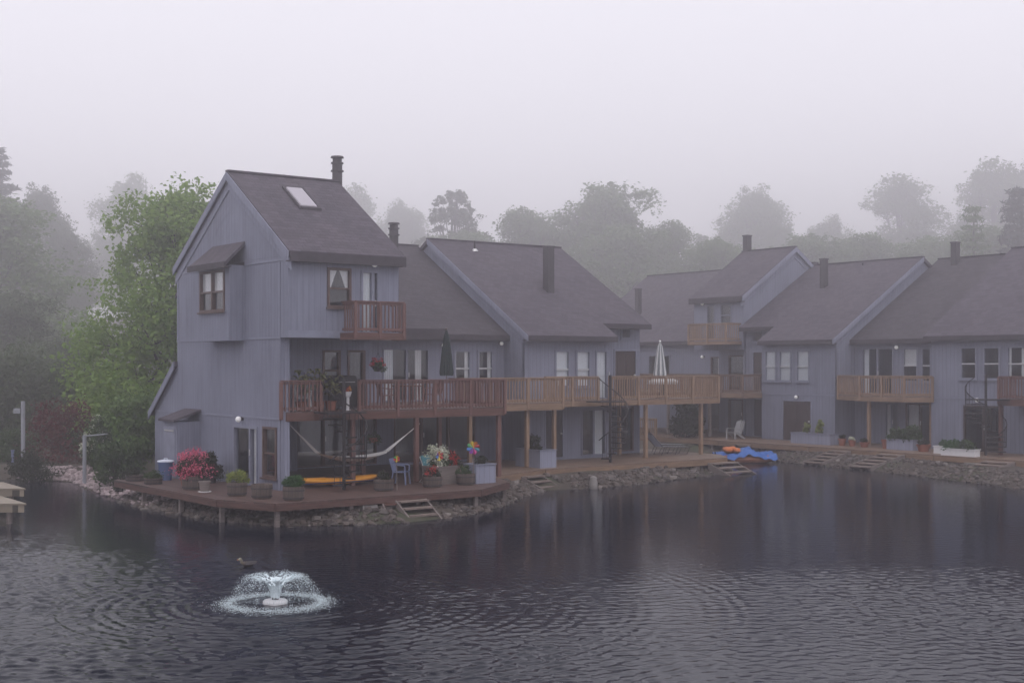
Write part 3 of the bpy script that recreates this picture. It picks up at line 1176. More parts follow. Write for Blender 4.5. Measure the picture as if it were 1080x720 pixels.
# ------------------------------------------------------------------ tower house at the near corner
def tower_roof(t, xl, xr, xf=None, ye=-.78, ze=7.87, ry=3.65, rzv=10.80, th=.17, yb=8.12):
    RF = MB(xf)
    RF.gable([(ye, ze), (ry, rzv), (ry, rzv + th), (ye, ze + th)], xl, xr)
    RF.gable([(ry + .002, rzv), (yb, ze), (yb, ze + th), (ry + .002, rzv + th)], xl, xr)
    RF.box(xl, xr, ry - .12, ry + .12, rzv + th - .03, rzv + th + .025)
    roof = RF.build('roof', M['roof'], t)
    FA = MB(xf)
    FA.box(xl + .01, xr - .01, ye - .03, ye - .003, ze - .16, ze + th - .03)
    FA.box(xl + .02, xr - .02, ye, -.503, ze - .15, ze - .12)
    FA.build('fascia', M['fascia'], t)
    return roof


tw = thing('townhouse', 'tall three storey end townhouse with gabled front, oriel window and skylight', 'house', (0, 0, .56), ROWA)
gholes = [(-3.33, -1.56, .70, 2.58), (-1.19, -.24, 1.02, 2.62)]
W = MB(GABLE)
W.wall(-7.98, 0, .56, 5.40, 0, .14, gholes)
W.wall(-7.98, .5, 5.40, 7.92, 0, .14, [(-4.92, -2.55, 5.45, 7.9)])
W.build('wall', M['siding'], tw)
W = MB()
W.gable([(-.5, 7.925), (7.98, 7.925), (7.98, 7.96), (3.65, 10.78), (-.5, 8.03)], .001, .139)
W.gable([(7.982, .56), (10.05, .56), (10.05, 2.95), (7.982, 4.50)], .001, .139)
W.wall(.141, 3.94, 5.40, 7.92, -.5, .14, [(1.35, 2.20, 6.35, 7.60), (2.56, 3.22, 5.47, 7.56)])       # box front
W.box(.141, 3.94, -.36, 1.5, 5.40, 5.46)                                                       # soffit
W.wall(.141, 4.0, 2.9, 5.40, 1.5, .14, [(2.28, 2.95, 3.75, 5.05), (3.22, 3.90, 3.12, 5.05)])
W.wall(.141, 3.94, .56, 2.85, 6.6, .14, [(.4, 3.7, .72, 2.7)])
W.box(.141, 3.94, 1.642, 6.6, 2.85, 2.95)
W.gable([(-.36, 5.40), (7.98, 5.40), (7.98, 7.96), (3.65, 10.78), (-.36, 8.1)], 3.94, 4.06)
W.gable([(1.5, 2.85), (6.6, 2.85), (6.6, .56), (7.98, .56), (7.98, 5.398), (1.5, 5.398)], 3.945, 4.055)
W.box(.141, 3.93, 7.84, 7.97, .56, 7.9)
W.box(.141, 3.9, 9.9, 10.05, .56, 2.9)
W.build('wall', M['siding'], tw)
MB().box(.12, .30, -.02, .16, .56, 5.39).build('corner_post', M['siding_light'], tw)
roof = tower_roof(tw, -.10, 4.08)
LR = MB()
LR.gable([(7.95, 4.52), (10.35, 2.70), (10.35, 2.86), (7.95, 4.69)], -.12, 3.9)
LR.build('roof', M['roof'], tw, 'small lean-to roof sloping down behind the gable')
# skylight lies in the front slope
sl = (10.80 - 7.87) / (3.65 + .78)
rz = lambda y: 7.87 + .17 + sl * (y + .78)
q = MB()
ya, yb = 1.60, 2.84
for (x0, x1, y0, y1) in ((1.50, 1.57, ya, yb), (2.24, 2.31, ya, yb), (1.57, 2.24, ya, ya + .07), (1.57, 2.24, yb - .07, yb)):
    q.hexa([(x0, y0, rz(y0) - .03), (x1, y0, rz(y0) - .03), (x1, y1, rz(y1) - .03), (x0, y1, rz(y1) - .03)],
           [(x0, y0, rz(y0) + .09), (x1, y0, rz(y0) + .09), (x1, y1, rz(y1) + .09), (x0, y1, rz(y1) + .09)])
sk = q.build('skylight', M['fascia'], roof)
m, nt, b = new_mat('skylight dome')
b.inputs['Base Color'].default_value = (.40, .37, .42, 1)
b.inputs['Roughness'].default_value = .22
b.inputs['Specular IOR Level'].default_value = .6
q = MB()
q.hexa([(1.57, ya + .07, rz(ya + .07) + .01), (2.24, ya + .07, rz(ya + .07) + .01), (2.24, yb - .07, rz(yb - .07) + .01), (1.57, yb - .07, rz(yb - .07) + .01)],
       [(1.62, ya + .1, rz(ya + .1) + .11), (2.19, ya + .1, rz(ya + .1) + .11), (2.19, yb - .1, rz(yb - .1) + .11), (1.62, yb - .1, rz(yb - .1) + .11)])
# sub-part of the skylight would be a fourth level, so the pane sits beside its frame
q.build('skylight_pane', m, roof)
chimney(roof, 4.42, 4.3, 5.6, 11.95, .36, 'metal', False)
# rake boards along the gable
q = MB()
for (z0, z1, x0, x1) in ((-.14, .12, -.14, -.103), (-.46, -.16, -.035, -.002)):
    q = MB()
    q.gable([(-.74, 7.87 + z0 + .03), (3.65, 10.80 + z0), (3.65, 10.80 + z1), (-.74, 7.87 + z1 + .03)], x0, x1)
    q.build('rake_board', M['siding_light'], tw)
    q = MB()
    q.gable([(8.07, 7.87 + z0 + .03), (3.65, 10.80 + z0), (3.65, 10.80 + z1), (8.07, 7.87 + z1 + .03)], x0, x1)
    q.build('rake_board', M['siding_light'], tw)
q = MB()
q.gable([(7.95, 4.40), (10.33, 2.56), (10.33, 2.84), (7.95, 4.68)], -.16, -.123)
q.build('rake_board', M['siding_light'], tw)
for zz, ya, yb in ((7.80, -.49, 2.5), (7.80, 4.98, 7.98), (5.40, 0, 7.98), (2.88, .01, 5.9), (2.88, 7.3, 10)):
    MB().box(-.022, -.002, ya, yb, zz - .03, zz + .03).build('trim_band', M['trim'], tw)
MB().box(.0, 3.93, -.522, -.502, 5.40, 5.62).build('trim_band', M['trim'], tw)
for y in (.06, 7.92):
    for za, zb in ((5.44, 7.76), (.6, 2.84)):
        MB().box(-.018, -.002, y - .05, y + .05, za, zb).build('corner_board', M['siding_light'], tw)
# oriel
q = MB(GABLE)
q.wall(-4.95, -2.53, 5.40, 7.78, -.53, .1, [(-4.78, -2.86, 6.30, 7.66)])
q.box(-4.95, -4.87, -.43, -.001, 5.40, 7.78).box(-2.61, -2.53, -.43, -.001, 5.40, 7.78).box(-4.95, -2.53, -.53, -.001, 5.34, 5.399)
orl = q.build('oriel', M['siding'], tw)
q = MB(GABLE)
q.hexa([(-5.18, -.80, 7.72), (-2.30, -.80, 7.72), (-2.50, -.002, 8.44), (-4.98, -.002, 8.44)], [(-5.18, -.80, 7.84), (-2.30, -.80, 7.84), (-2.50, -.002, 8.56), (-4.98, -.002, 8.56)])
q.box(-5.1, -2.38, -.72, -.53, 7.70, 7.74)
q.build('oriel_roof', M['roof'], orl)
q = MB(GABLE)
q.box(-5.20, -2.28, -.83, -.802, 7.66, 7.86)
q.build('oriel_fascia', M['fascia'], orl)
window(tw, -4.78, -2.86, 6.30, 7.66, -.53, GABLE, 'brown', 'top', mull=(-3.82,))
slider(tw, -3.33, -1.56, .70, 2.58, 0, GABLE, 'bluefr', [(-2.0, -1.64, 'curtain')], stiles=[-2.12], label='dark sliding door of the gable end')
window(tw, -1.19, -.24, 1.02, 2.62, 0, GABLE, 'brown', None)
lamp(tw, -2.66, 0, 2.80, GABLE)
# meter closet on the gable wall
q = MB(GABLE)
q.box(-7.20, -5.98, -.85, -.002, .60, 2.62)
cl = q.build('closet', M['siding'], tw)
q = MB(GABLE)
q.hexa([(-7.32, -.98, 2.62), (-5.90, -.98, 2.62), (-5.90, -.003, 2.95), (-7.32, -.003, 2.95)], [(-7.32, -.98, 2.70), (-5.90, -.98, 2.70), (-5.90, -.003, 3.03), (-7.32, -.003, 3.03)])
q.build('closet_roof', M['roof'], cl)
MB(GABLE).box(-7.05, -6.12, -.876, -.853, .72, 2.45).build('closet_door', M['trim'], cl)
MB(GABLE).box(-6.98, -6.20, -.90, -.878, 2.28, 2.33).build('handle', M['chrome'], cl)
window(tw, 1.35, 2.20, 6.35, 7.60, -.5, None, 'brown', 'tied')
slider(tw, 2.56, 3.22, 5.47, 7.56, -.5, None, 'bluefr', [(2.62, 3.05, 'blind')], stiles=[3.0], name='balcony_door', label='pale balcony door of the top storey')
lamp(tw, 2.98, -.5, 7.76)
window(tw, 2.28, 2.95, 3.75, 5.05, 1.5, None, 'brown', None)
slider(tw, 3.22, 3.90, 3.12, 5.05, 1.5, None, 'brown', stiles=[3.84], name='balcony_door', handle=False)
slider(tw, .4, 3.7, .72, 2.7, 6.6, None, 'brown', stiles=[1.5, 2.6], label='dark sliding door under the raised deck')
# little balcony
bal = MB()
bal.box(1.83, 3.68, -1.34, -.524, 5.50, 5.54)
bal.box(1.83, 3.68, -1.37, -1.342, 5.34, 5.56).box(1.80, 1.828, -1.37, -.524, 5.34, 5.56).box(3.682, 3.71, -1.37, -.524, 5.34, 5.56)
for x in (1.95, 2.75, 3.55): bal.box(x - .04, x + .04, -1.33, -.51, 5.36, 5.498)
bb = bal.build('balcony', M['rim_red'], tw)


def flat_rail(parent, p, q, z, mat, h=1.0, pitch=.135, newels=2, low=-.16):
    p, q = Vector((p[0], p[1], 0)), Vector((q[0], q[1], 0))
    L = (q - p).length
    d = (q - p) / L
    up = Vector((0, 0, 1))
    mb = MB()
    mb.beam(p + up * (z + h - .02), q + up * (z + h - .02), .13, .04)
    mb.beam(p + up * (z + h - .08), q + up * (z + h - .08), .04, .08)
    mb.beam(p + up * (z + .12), q + up * (z + .12), .04, .08)
    n = max(2, int(L / pitch))
    for i in range(1, n):
        a = p + d * (L * i / n)
        mb.beam(a + up * (z + .05), a + up * (z + h - .05), .036, .036)
    for i in range(newels):
        a = p + d * (L * i / max(1, newels - 1)) + Vector((d.y, -d.x, 0)) * .03
        mb.beam(a + up * (z + low), a + up * (z + h - .045), .095, .095)
    return mb.build('railing', M[mat], parent)


flat_rail(bb, (1.87, -1.32), (3.64, -1.32), 5.55, 'red_wood', newels=3)
flat_rail(bb, (1.87, -.56), (1.87, -1.30), 5.55, 'red_wood', newels=0)
flat_rail(bb, (3.64, -1.30), (3.64, -.56), 5.55, 'red_wood', newels=0)

# ------------------------------------------------------------------ recessed house beside the tower
h2 = [(8.17, 10.35, 3.12, 5.22), (11.55, 12.38, 3.72, 5.17), (12.72, 13.52, 3.72, 5.17), (4.4, 7.9, .72, 2.75), (8.7, 12.6, .72, 2.75)]
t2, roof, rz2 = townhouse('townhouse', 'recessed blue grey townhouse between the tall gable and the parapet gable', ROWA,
                          [(4.08, 14.1, 7.4, 7.0, h2)], (7.0, 5.62), (14.0, 9.84), 17.6, left_over=-.02, right_over=-.02, roof_mat='roof_dark')
slider(t2, 8.17, 10.35, 3.12, 5.22, 7.4, None, 'bluefr', [(8.25, 8.72, 'blind'), (9.75, 10.05, 'curtain')], stiles=[9.3], label='sliding glass door opening on the long red deck')
window(t2, 11.55, 12.38, 3.72, 5.17, 7.4, None, 'bluefr', 'side', pale=True)
window(t2, 12.72, 13.52, 3.72, 5.17, 7.4, None, 'bluefr', 'side', pale=True)
slider(t2, 4.4, 7.9, .72, 2.75, 7.4, None, 'brown', stiles=[5.57, 6.73])
slider(t2, 8.7, 12.6, .72, 2.75, 7.4, None, 'brown', stiles=[10.0, 11.3])
lamp(t2, 10.97, 7.4, 5.34)
lamp(t2, 13.85, 7.4, 5.45, r=.08)
chimney(roof, 11.75, 12.3, 8.3, 10.75, .40, 'metal', False)
MB().box(10.9, 12.9, 11.7, 11.74, 8.42, 8.50).build('cricket_flashing', M['roof'], roof)
q = MB()                                    # folded awning over the sliding door
q.box(6.9, 10.6, 6.55, 6.95, 5.86, 5.98)
q.box(6.9, 10.6, 6.50, 6.56, 5.55, 5.98)
q.build('awning_cassette', M['fascia'], t2)

# ------------------------------------------------------------------ gabled house further along the row
h3 = [(15.68, 16.48, 3.62, 5.18), (16.82, 17.62, 3.62, 5.18), (17.90, 18.66, 3.12, 5.18), (15.2, 16.1, .72, 2.66), (17.1, 18.5, .72, 2.7)]
h3b = [(20.45, 21.05, 5.72, 6.22), (20.12, 21.35, 3.12, 5.18), (19.6, 21.2, .72, 2.7)]
t3, roof, rz3 = townhouse('townhouse', 'blue grey townhouse behind the tan deck with three pale windows and a square chimney', ROWA,
                          [(14.1, 18.78, 6.0, 5.55, h3), (18.78, 21.6, 7.25, 6.55, h3b)], (5.55, 5.60), (13.0, 10.08), 17.5, left_over=.14, right_over=.05, rake_left=True)
window(t3, 15.68, 16.48, 3.62, 5.18, 6.0, None, 'bluefr', 'full', pale=True)
window(t3, 16.82, 17.62, 3.62, 5.18, 6.0, None, 'bluefr', 'full', pale=True)
slider(t3, 17.90, 18.66, 3.12, 5.18, 6.0, None, 'bluefr', [(17.97, 18.6, 'blind')], stiles=[18.57], name='deck_door', label='pale door beside the two windows')
window(t3, 20.45, 21.05, 5.72, 6.22, 7.25, None, 'bluefr', None, rail=None)
door(t3, 20.12, 21.35, 3.12, 5.18, 7.25)
door(t3, 15.2, 16.1, .72, 2.66, 6.0, mat='metal')
slider(t3, 17.1, 18.5, .72, 2.7, 6.0, None, 'bluefr', [(17.8, 18.4, 'blind')])
slider(t3, 19.6, 21.2, .72, 2.7, 7.25, None, 'brown')
chimney(roof, 17.75, 9.0, 7.4, 9.75, .36, 'metal')
vent(roof, 16.0, 12.2, 9.75, .45)

# ------------------------------------------------------------------ the far corner and the right hand row
hc = [(-16.5, -14.5, 3.12, 5.2), (-11.0, -9.3, 3.12, 5.05), (-11.2, -9.4, .72, 2.7)]
t4, roof, rz4 = townhouse('townhouse', 'hazy townhouse in the far corner of the court, half hidden behind the tan deck', ROWB,
                          [(-24, -8.7, 5.0, 4.6, hc)], (4.6, 5.85), (12.0, 10.75), 16.5, right_over=-.02)
slider(t4, -16.5, -14.5, 3.12, 5.2, 5.0, None, 'bluefr')
slider(t4, -11.0, -9.3, 3.12, 5.05, 5.0, None, 'brown', [(-10.5, -10.3, 'curtain')])
slider(t4, -11.2, -9.4, .72, 2.7, 5.0, None, 'brown')
lamp(t4, -11.6, 5.0, 5.05)
chimney(roof, -20.2, 7.5, 7.3, 9.6, .32, 'metal')
vent(roof, -18.2, 11.0, 9.9, .3)

tw2 = thing('townhouse', 'far three storey townhouse with a light tan top balcony in the corner of the court', 'house', (-8.65, 1.25, .56), ROWB)
MIR = lambda a, b, z: (-4.85 - a, b + 1.75, z + (.3 if z > 5.5 else 0))
W = MB(MIR)
W.gable([(-.36, .56), (7.98, .56), (7.98, 7.96), (3.65, 10.78), (-.36, 8.1)], 0.004, .14)
W.gable([(-.36, 5.40), (7.98, 5.40), (7.98, 7.96), (3.65, 10.78), (-.36, 8.1)], 3.66, 3.8)
W.gable([(1.5, .56), (7.98, .56), (7.98, 5.398), (1.5, 5.398)], 3.66, 3.8)
W.wall(.0, 3.8, 5.40, 7.92, -.5, .14, [(.85, 1.75, 6.45, 7.65), (2.15, 2.85, 5.62, 7.62)])
W.box(.0, 3.8, -.36, 1.5, 5.40, 5.46)
W.wall(.145, 3.655, 2.9, 5.40, 1.5, .14, [(.5, 3.0, 3.12, 5.1)])
W.wall(.145, 3.655, .56, 2.85, 1.5, .14, [(.8, 3.0, .72, 2.6)])
W.box(.145, 3.65, 7.84, 7.97, .56, 7.9)
W.build('wall', M['siding'], tw2)
roof = tower_roof(tw2, -.14, 3.95, MIR)
q = MB(MIR)
for (z0, z1, x0, x1) in ((-.14, .12, -.18, -.143), (-.46, -.16, -.035, -.002)):
    q = MB(MIR)
    q.gable([(-.74, 7.87 + z0 + .03), (3.65, 10.80 + z0), (3.65, 10.80 + z1), (-.74, 7.87 + z1 + .03)], x0, x1)
    q.build('rake_board', M['siding_light'], tw2)
    q = MB(MIR)
    q.gable([(8.07, 7.87 + z0 + .03), (3.65, 10.80 + z0), (3.65, 10.80 + z1), (8.07, 7.87 + z1 + .03)], x0, x1)
    q.build('rake_board', M['siding_light'], tw2)
window(tw2, .85, 1.75, 6.45, 7.65, -.5, MIR, 'bluefr', None)
slider(tw2, 2.15, 2.85, 5.62, 7.62, -.5, MIR, 'bluefr', stiles=[2.78], name='balcony_door', handle=False)
slider(tw2, .5, 3.0, 3.12, 5.1, 1.5, MIR, 'brown')
slider(tw2, .8, 3.0, .72, 2.6, 1.5, MIR, 'brown')
lamp(tw2, 3.0, -.5, 7.72, MIR)
chimney(roof, -9.0, 6.0, 9.5, 12.2, .36, 'metal')
bal = MB()
bal.box(-7.95, -5.0, .10, 1.247, 5.80, 5.85).box(-7.95, -5.0, .07, .098, 5.68, 5.87).box(-7.98, -7.952, .07, 1.247, 5.68, 5.87).box(-4.998, -4.97, .07, 1.247, 5.68, 5.87)
bb = bal.build('balcony', M['rim_tan'], tw2)
flat_rail(bb, (-7.92, .12), (-5.03, .12), 5.86, 'tan_wood', 1.0, newels=3)
flat_rail(bb, (-7.92, 1.2), (-7.92, .15), 5.86, 'tan_wood', 1.0, newels=0)
flat_rail(bb, (-5.03, .15), (-5.03, 1.2), 5.86, 'tan_wood', 1.0, newels=0)

hb2a = [(-4.35, -3.55, 5.78, 6.35), (-4.25, -3.3, 3.12, 5.25), (-4.2, -3.2, .72, 2.7)]
hb2 = [(-2.15, -1.35, 3.70, 5.32), (-1.17, -.33, 3.70, 5.32), (0, .87, 3.70, 5.32), (-.90, .94, .70, 2.70)]
t5, roof, rz5 = townhouse('townhouse', 'blue grey townhouse behind the blue pedal boat, a dark door below three pale windows', ROWB,
                          [(-4.82, -2.3, 1.4, .90, hb2a), (-2.3, 2.5, 0, -.4, hb2)], (-.4, 5.66), (7.0, 10.12), 11.4, left_over=.0, right_over=.14, rake_right=True)
window(t5, -4.35, -3.55, 5.78, 6.35, 1.4, None, 'bluefr', None, rail=None)
door(t5, -4.25, -3.3, 3.12, 5.25, 1.4)
door(t5, -4.2, -3.2, .72, 2.7, 1.4)
for a, b in ((-2.15, -1.35), (-1.17, -.33), (0, .87)):
    window(t5, a, b, 3.70, 5.32, 0, None, 'bluefr', 'full', pale=True)
door(t5, -.90, .94, .70, 2.70, 0)
lamp(t5, .1, 0, 2.92, r=.09)
chimney(roof, -2.05, 4.6, 8.2, 10.3, .32, 'metal')
vent(roof, -1.0, 6.6, 9.8, .35)

hb3 = [(2.95, 4.88, 3.12, 5.42), (5.42, 6.30, 3.72, 5.40), (6.50, 7.05, 3.72, 5.40), (4.35, 5.2, .72, 2.7), (5.6, 7.2, .72, 2.7)]
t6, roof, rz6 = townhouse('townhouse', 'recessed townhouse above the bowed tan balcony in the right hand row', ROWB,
                          [(2.5, 8.1, 1.5, 1.1, hb3)], (1.1, 5.66), (8.5, 10.08), 12.6, left_over=-.02, right_over=-.02, roof_mat='roof_dark')
slider(t6, 2.95, 4.88, 3.12, 5.42, 1.5, None, 'bluefr', [(3.03, 3.32, 'blind')])
window(t6, 5.42, 6.30, 3.72, 5.40, 1.5, None, 'bluefr', 'top', pale=True)
window(t6, 6.50, 7.05, 3.72, 5.40, 1.5, None, 'bluefr', None, pale=True)
slider(t6, 4.35, 5.2, .72, 2.7, 1.5, None, 'bluefr', [(4.42, 4.62, 'curtain')])
slider(t6, 5.6, 7.2, .72, 2.7, 1.5, None, 'brown', [(5.7, 6.3, 'curtain')])
lamp(t6, 5.15, 1.5, 5.42, r=.10)
chimney(roof, 3.95, 7.9, 9.3, 10.95, .34, 'metal')

hb4 = [(9.67, 10.52, 3.90, 5.38), (10.84, 11.70, 3.90, 5.38), (12.02, 12.98, 3.90, 5.38), (9.83, 11.85, .70, 2.74), (14.0, 15.8, 3.12, 5.3)]
t7, roof, rz7 = townhouse('townhouse', 'nearest townhouse of the right hand row with three dark windows behind the spiral stair', ROWB,
                          [(8.1, 17.5, 0, -.4, hb4)], (-.4, 5.72), (6.8, 10.2), 11.4, left_over=.14, right_over=.14)
for a, b in ((9.67, 10.52), (10.84, 11.70)):
    window(t7, a, b, 3.90, 5.38, 0, None, 'bluefr', None, pale=True)
window(t7, 12.02, 12.98, 3.90, 5.38, 0, None, 'bluefr', 'side', pale=True)
slider(t7, 9.83, 11.85, .70, 2.74, 0, None, 'door', stiles=[10.85], label='dark double door under the three windows')
slider(t7, 14.0, 15.8, 3.12, 5.3, 0, None, 'bluefr')
lamp(t7, 10.62, 0, 2.98, r=.10)

# ------------------------------------------------------------------ raised decks
platform('raised_deck', 'short red brown deck on the front of the tall gabled townhouse', 'deck', ROWA, [(.16, -.05), (2.75, -.05), (2.75, 1.49), (.16, 1.49)], 3.1, 'deck_red', 'rim_red', .24,
         rails=[((.0, .0), (1.38, .0), (True, True))], posts=[(2.62, .12)], z_low=.69)
platform('raised_deck', 'long red brown deck on posts with the closed green umbrella', 'deck', ROWA,
         [(2.78, -.05), (8.62, -.05), (8.62, 7.39), (4.07, 7.39), (4.07, 1.49), (2.78, 1.49)], 3.1, 'deck_red', 'rim_red', .24,
         rails=[((2.78, .0), (8.60, .0), (True, True)), ((8.58, .05), (8.58, 3.3), (False, False))],
         posts=[(5.05, .12), (8.45, .12), (5.05, 3.6), (8.3, 3.6)], z_low=.69)
platform('raised_deck', 'narrow tan deck stepping back beside the long red deck', 'deck', ROWA, [(8.64, 3.25), (13.95, 3.25), (13.95, 7.39), (8.64, 7.39)], 3.1, 'deck_tan', 'rim_tan', .24,
         rails=[((8.66, 3.3), (13.9, 3.3), (False, True))], posts=[(12.3, 3.5), (9.6, 3.5)], post_mat='tan_wood', rail_mat='tan_wood', z_low=.63)
platform('raised_deck', 'wide tan deck of the gabled townhouse holding the pale umbrella', 'deck', ROWA,
         [(13.98, 4.45), (23.8, 4.45), (23.8, 9.4), (21.65, 9.4), (21.65, 7.23), (18.8, 7.23), (18.8, 5.99), (13.98, 5.99)], 3.12, 'deck_tan', 'rim_tan', .20,
         rails=[((13.98, 4.5), (16.75, 4.5), (True, True)), ((17.38, 4.5), (23.76, 4.5), (True, True)), ((23.74, 4.55), (23.74, 9.3), (False, True))],
         posts=[(14.6, 4.7), (19.6, 4.7), (22.9, 4.7), (19.8, 6.6), (21.9, 8.8)], post_mat='tan_wood', rail_mat='tan_wood', z_low=.60)
platform('raised_deck', 'brown far deck crossing the corner of the court', 'deck', ROWB,
         [(-14.5, -1.45), (-2.35, -1.45), (-2.35, 1.36), (-4.83, 1.36), (-4.83, 3.2), (-8.66, 3.2), (-8.66, 4.98), (-14.5, 4.98)], 3.1, 'deck_tan', 'rim_tan', .22,
         rails=[((-14.5, -1.4), (-2.38, -1.4), (True, True)), ((-2.38, -1.36), (-2.38, -.05), (False, False))], posts=[(-12, -1.2), (-8.2, -1.2), (-5.0, -1.2)], post_mat='grey_wood', rail_mat='tan_dark', z_low=.69)
platform('raised_deck', 'bowed tan balcony deck on two posts in the right hand row', 'deck', ROWB,
         [(2.66, -.02), (4.78, -1.0), (7.35, -1.0), (8.28, -.02), (8.08, -.02), (8.08, 1.49), (2.66, 1.49)], 3.08, 'deck_tan', 'rim_tan', .20,
         rails=[((2.70, .02), (4.80, -.95), (True, True)), ((4.80, -.95), (7.33, -.95), (False, True)), ((7.33, -.95), (8.2, -.05), (False, True))],
         posts=[(5.15, -.75), (7.9, .3)], post_mat='tan_wood', rail_mat='tan_wood', z_low=.69)
platform('raised_deck', 'red deck on a red post at the right edge beside the spiral stair', 'deck', ROWB,
         [(12.55, -1.55), (17.0, -1.55), (17.0, -.02), (12.55, -.02)], 3.1, 'deck_red', 'rim_red', .24,
         rails=[((12.6, -1.5), (16.95, -1.5), (True, True)), ((12.58, -.1), (12.58, -1.45), (False, False))], posts=[(12.55, -1.3), (15.5, -1.3)], z_low=.69)

# ------------------------------------------------------------------ boardwalk decks by the water
platform('boardwalk', 'red brown boardwalk wrapping the tall gabled townhouse with the barrel planters', 'deck', ROWA,
         [(-2.75, 6.8), (-2.72, -1.3), (-1.9, -3.4), (5.2, -3.4), (7.5, -1.8), (8.6, .85), (8.6, 7.36), (4.1, 7.36), (4.1, 6.56), (.16, 6.56), (.16, -.04), (-.03, -.04), (-.03, 6.8)], .68, 'deck_red', 'rim_dark', .17,
         piles=[(-2.6, 4.5, -.2), (-2.6, 1.5, -.2), (-2.5, -1.2, -.2), (-1.75, -3.2, -.6), (.6, -3.25, -.6), (2.9, -3.25, -.6), (5.1, -3.2, -.6), (7.3, -1.7, -.6)])
platform('boardwalk', 'tan boardwalk under the tan decks with the two lounge chairs', 'deck', ROWA,
         [(8.64, .95), (12.3, 2.35), (22.4, 2.6), (23.6, 4.2), (23.6, 9.0), (21.62, 9.0), (21.62, 7.21), (18.8, 7.21), (18.8, 5.96), (14.0, 5.96), (14.0, 7.36), (8.64, 7.36)], .62, 'deck_tan', 'rim_tan', .22,
         piles=[(9.2, 1.3, -.3), (12.3, 2.5, -.3), (15.5, 2.6, -.3), (18.8, 2.7, -.3), (22.2, 2.8, -.3)])
platform('boardwalk', 'brown far boardwalk along the right hand row of houses', 'deck', ROWB,
         [(-14.5, -3.1), (-2.5, -3.1), (3.5, -3.2), (10.8, -3.6), (17.4, -3.9), (26, -4.2), (26, -.03), (8.2, -.03), (8.05, 1.46), (2.6, 1.46), (2.45, -.03), (-2.35, -.03), (-2.35, 1.36), (-4.83, 1.36), (-4.83, 3.2), (-8.66, 3.2), (-8.66, 4.9), (-14.5, 4.9)], .68, 'deck_tan', 'rim_tan', .20,
         rails=[((-14.4, -3.05), (-7.2, -3.05), (True, True))], rail_mat='tan_wood', piles=[(x, -3.0 - .05 * max(0, x - 2), -.4) for x in (-12, -9, -6, -3, 0, 3, 6, 9, 12, 15)])
p_ = MB().box(.95, 1.45, -3.36, -3.0, -.5, .44)
pt = thing('concrete_pier', 'pale concrete pier under the front edge of the red brown boardwalk', 'pier', (1.2, -3.2, 0), ROWA)
p_.build('block', M['concrete'], pt)
p_ = MB().box(12.4, 13.3, -3.75, -3.1, -.5, .46)
pt = thing('concrete_pier', 'brownish square pier under the boardwalk below the spiral stair at the right edge', 'pier', (12.8, -3.4, 0), ROWB)
p_.build('block', M['concrete'], pt)

spiral('spiral_staircase', 'black spiral stair rising to the gap between the two red decks', ROWA, 1.75, -.85, .68, 3.1, .72, R(200), R(300), 11)
spiral('spiral_staircase', 'dark spiral stair rising to the gap in the tan deck railing', ROWA, 16.6, 3.55, .62, 3.1, .72, R(190), R(260), 11)
spiral('spiral_staircase', 'dark spiral stair in front of the three dark windows at the right edge', ROWB, 12.35, -2.1, .68, 3.1, .85, R(-20), R(290), 11)

steps('water_steps', 'grey plank steps going into the water from the red brown boardwalk', ROWA, 2.55, -3.46, 1.0, 5, .52, .19, .24)
steps('water_steps', 'short ladder of red boards beside the concrete pier', ROWA, 1.85, -3.46, .5, 3, .46, .22, .10, 'rim_red')
steps('water_steps', 'plank steps from the near end of the tan boardwalk by the blue planter boxes', ROWA, 11.2, 1.85, 1.0, 4, .46, .17, .30, ang=R(12))
steps('water_steps', 'grey steps into the water at the far corner of the tan boardwalk', ROWA, 21.9, 2.5, 1.5, 4, .45, .17, .34)
steps('water_steps', 'dark steps into the water beside the blue pedal boat', ROWB, -.6, -3.25, .85, 4, .58, .17, .26)
steps('water_steps', 'dark steps down the stones in front of the blue planter box', ROWB, 5.7, -3.45, 1.0, 5, .60, .115, .40)
steps('water_steps', 'dark steps down the stones in front of the white planters', ROWB, 8.7, -3.6, 1.15, 5, .60, .11, .46)
steps('water_steps', 'dark steps at the right edge below the spiral stair', ROWB, 14.2, -3.85, 1.2, 6, .60, .10, .5)

# ------------------------------------------------------------------ things on the boardwalks
def part_leaves(name, mat, parent, centers, radii, per, size, seed, up=.3, flat=1, aspect=.55, label=None):
    """leaves as a part; centres are relative to the thing's base"""
    me = leaf_mesh(name, centers, radii, per, size, seed, up, flat, .35, aspect)
    o = link_mesh(name, me, M[mat], parent)
    if label: o['label'] = label
    return o


def dome(rg, n, r, z0, h):
    cs, rs = [], []
    for _ in range(n):
        a, q, u = rg.uniform(0, 6.28), rg.random() ** .5, rg.random()
        cs.append((math.cos(a) * r * q * (1 - .45 * u), math.sin(a) * r * q * (1 - .45 * u), z0 + h * u))
        rs.append(r * rg.uniform(.22, .38))
    return cs, rs


def local_mb(): return MB()


def obj_local(mb, name, mat, parent, smooth=False):
    """mesh whose coordinates are already relative to the thing"""
    me = bpy.data.meshes.new(name)
    me.from_pydata(mb.v, [], mb.f)
    me.materials.append(mat)
    if smooth: me.polygons.foreach_set('use_smooth', [True] * len(me.polygons))
    o = bpy.data.objects.new(name, me)
    C.objects.link(o)
    o.parent = parent
    return o


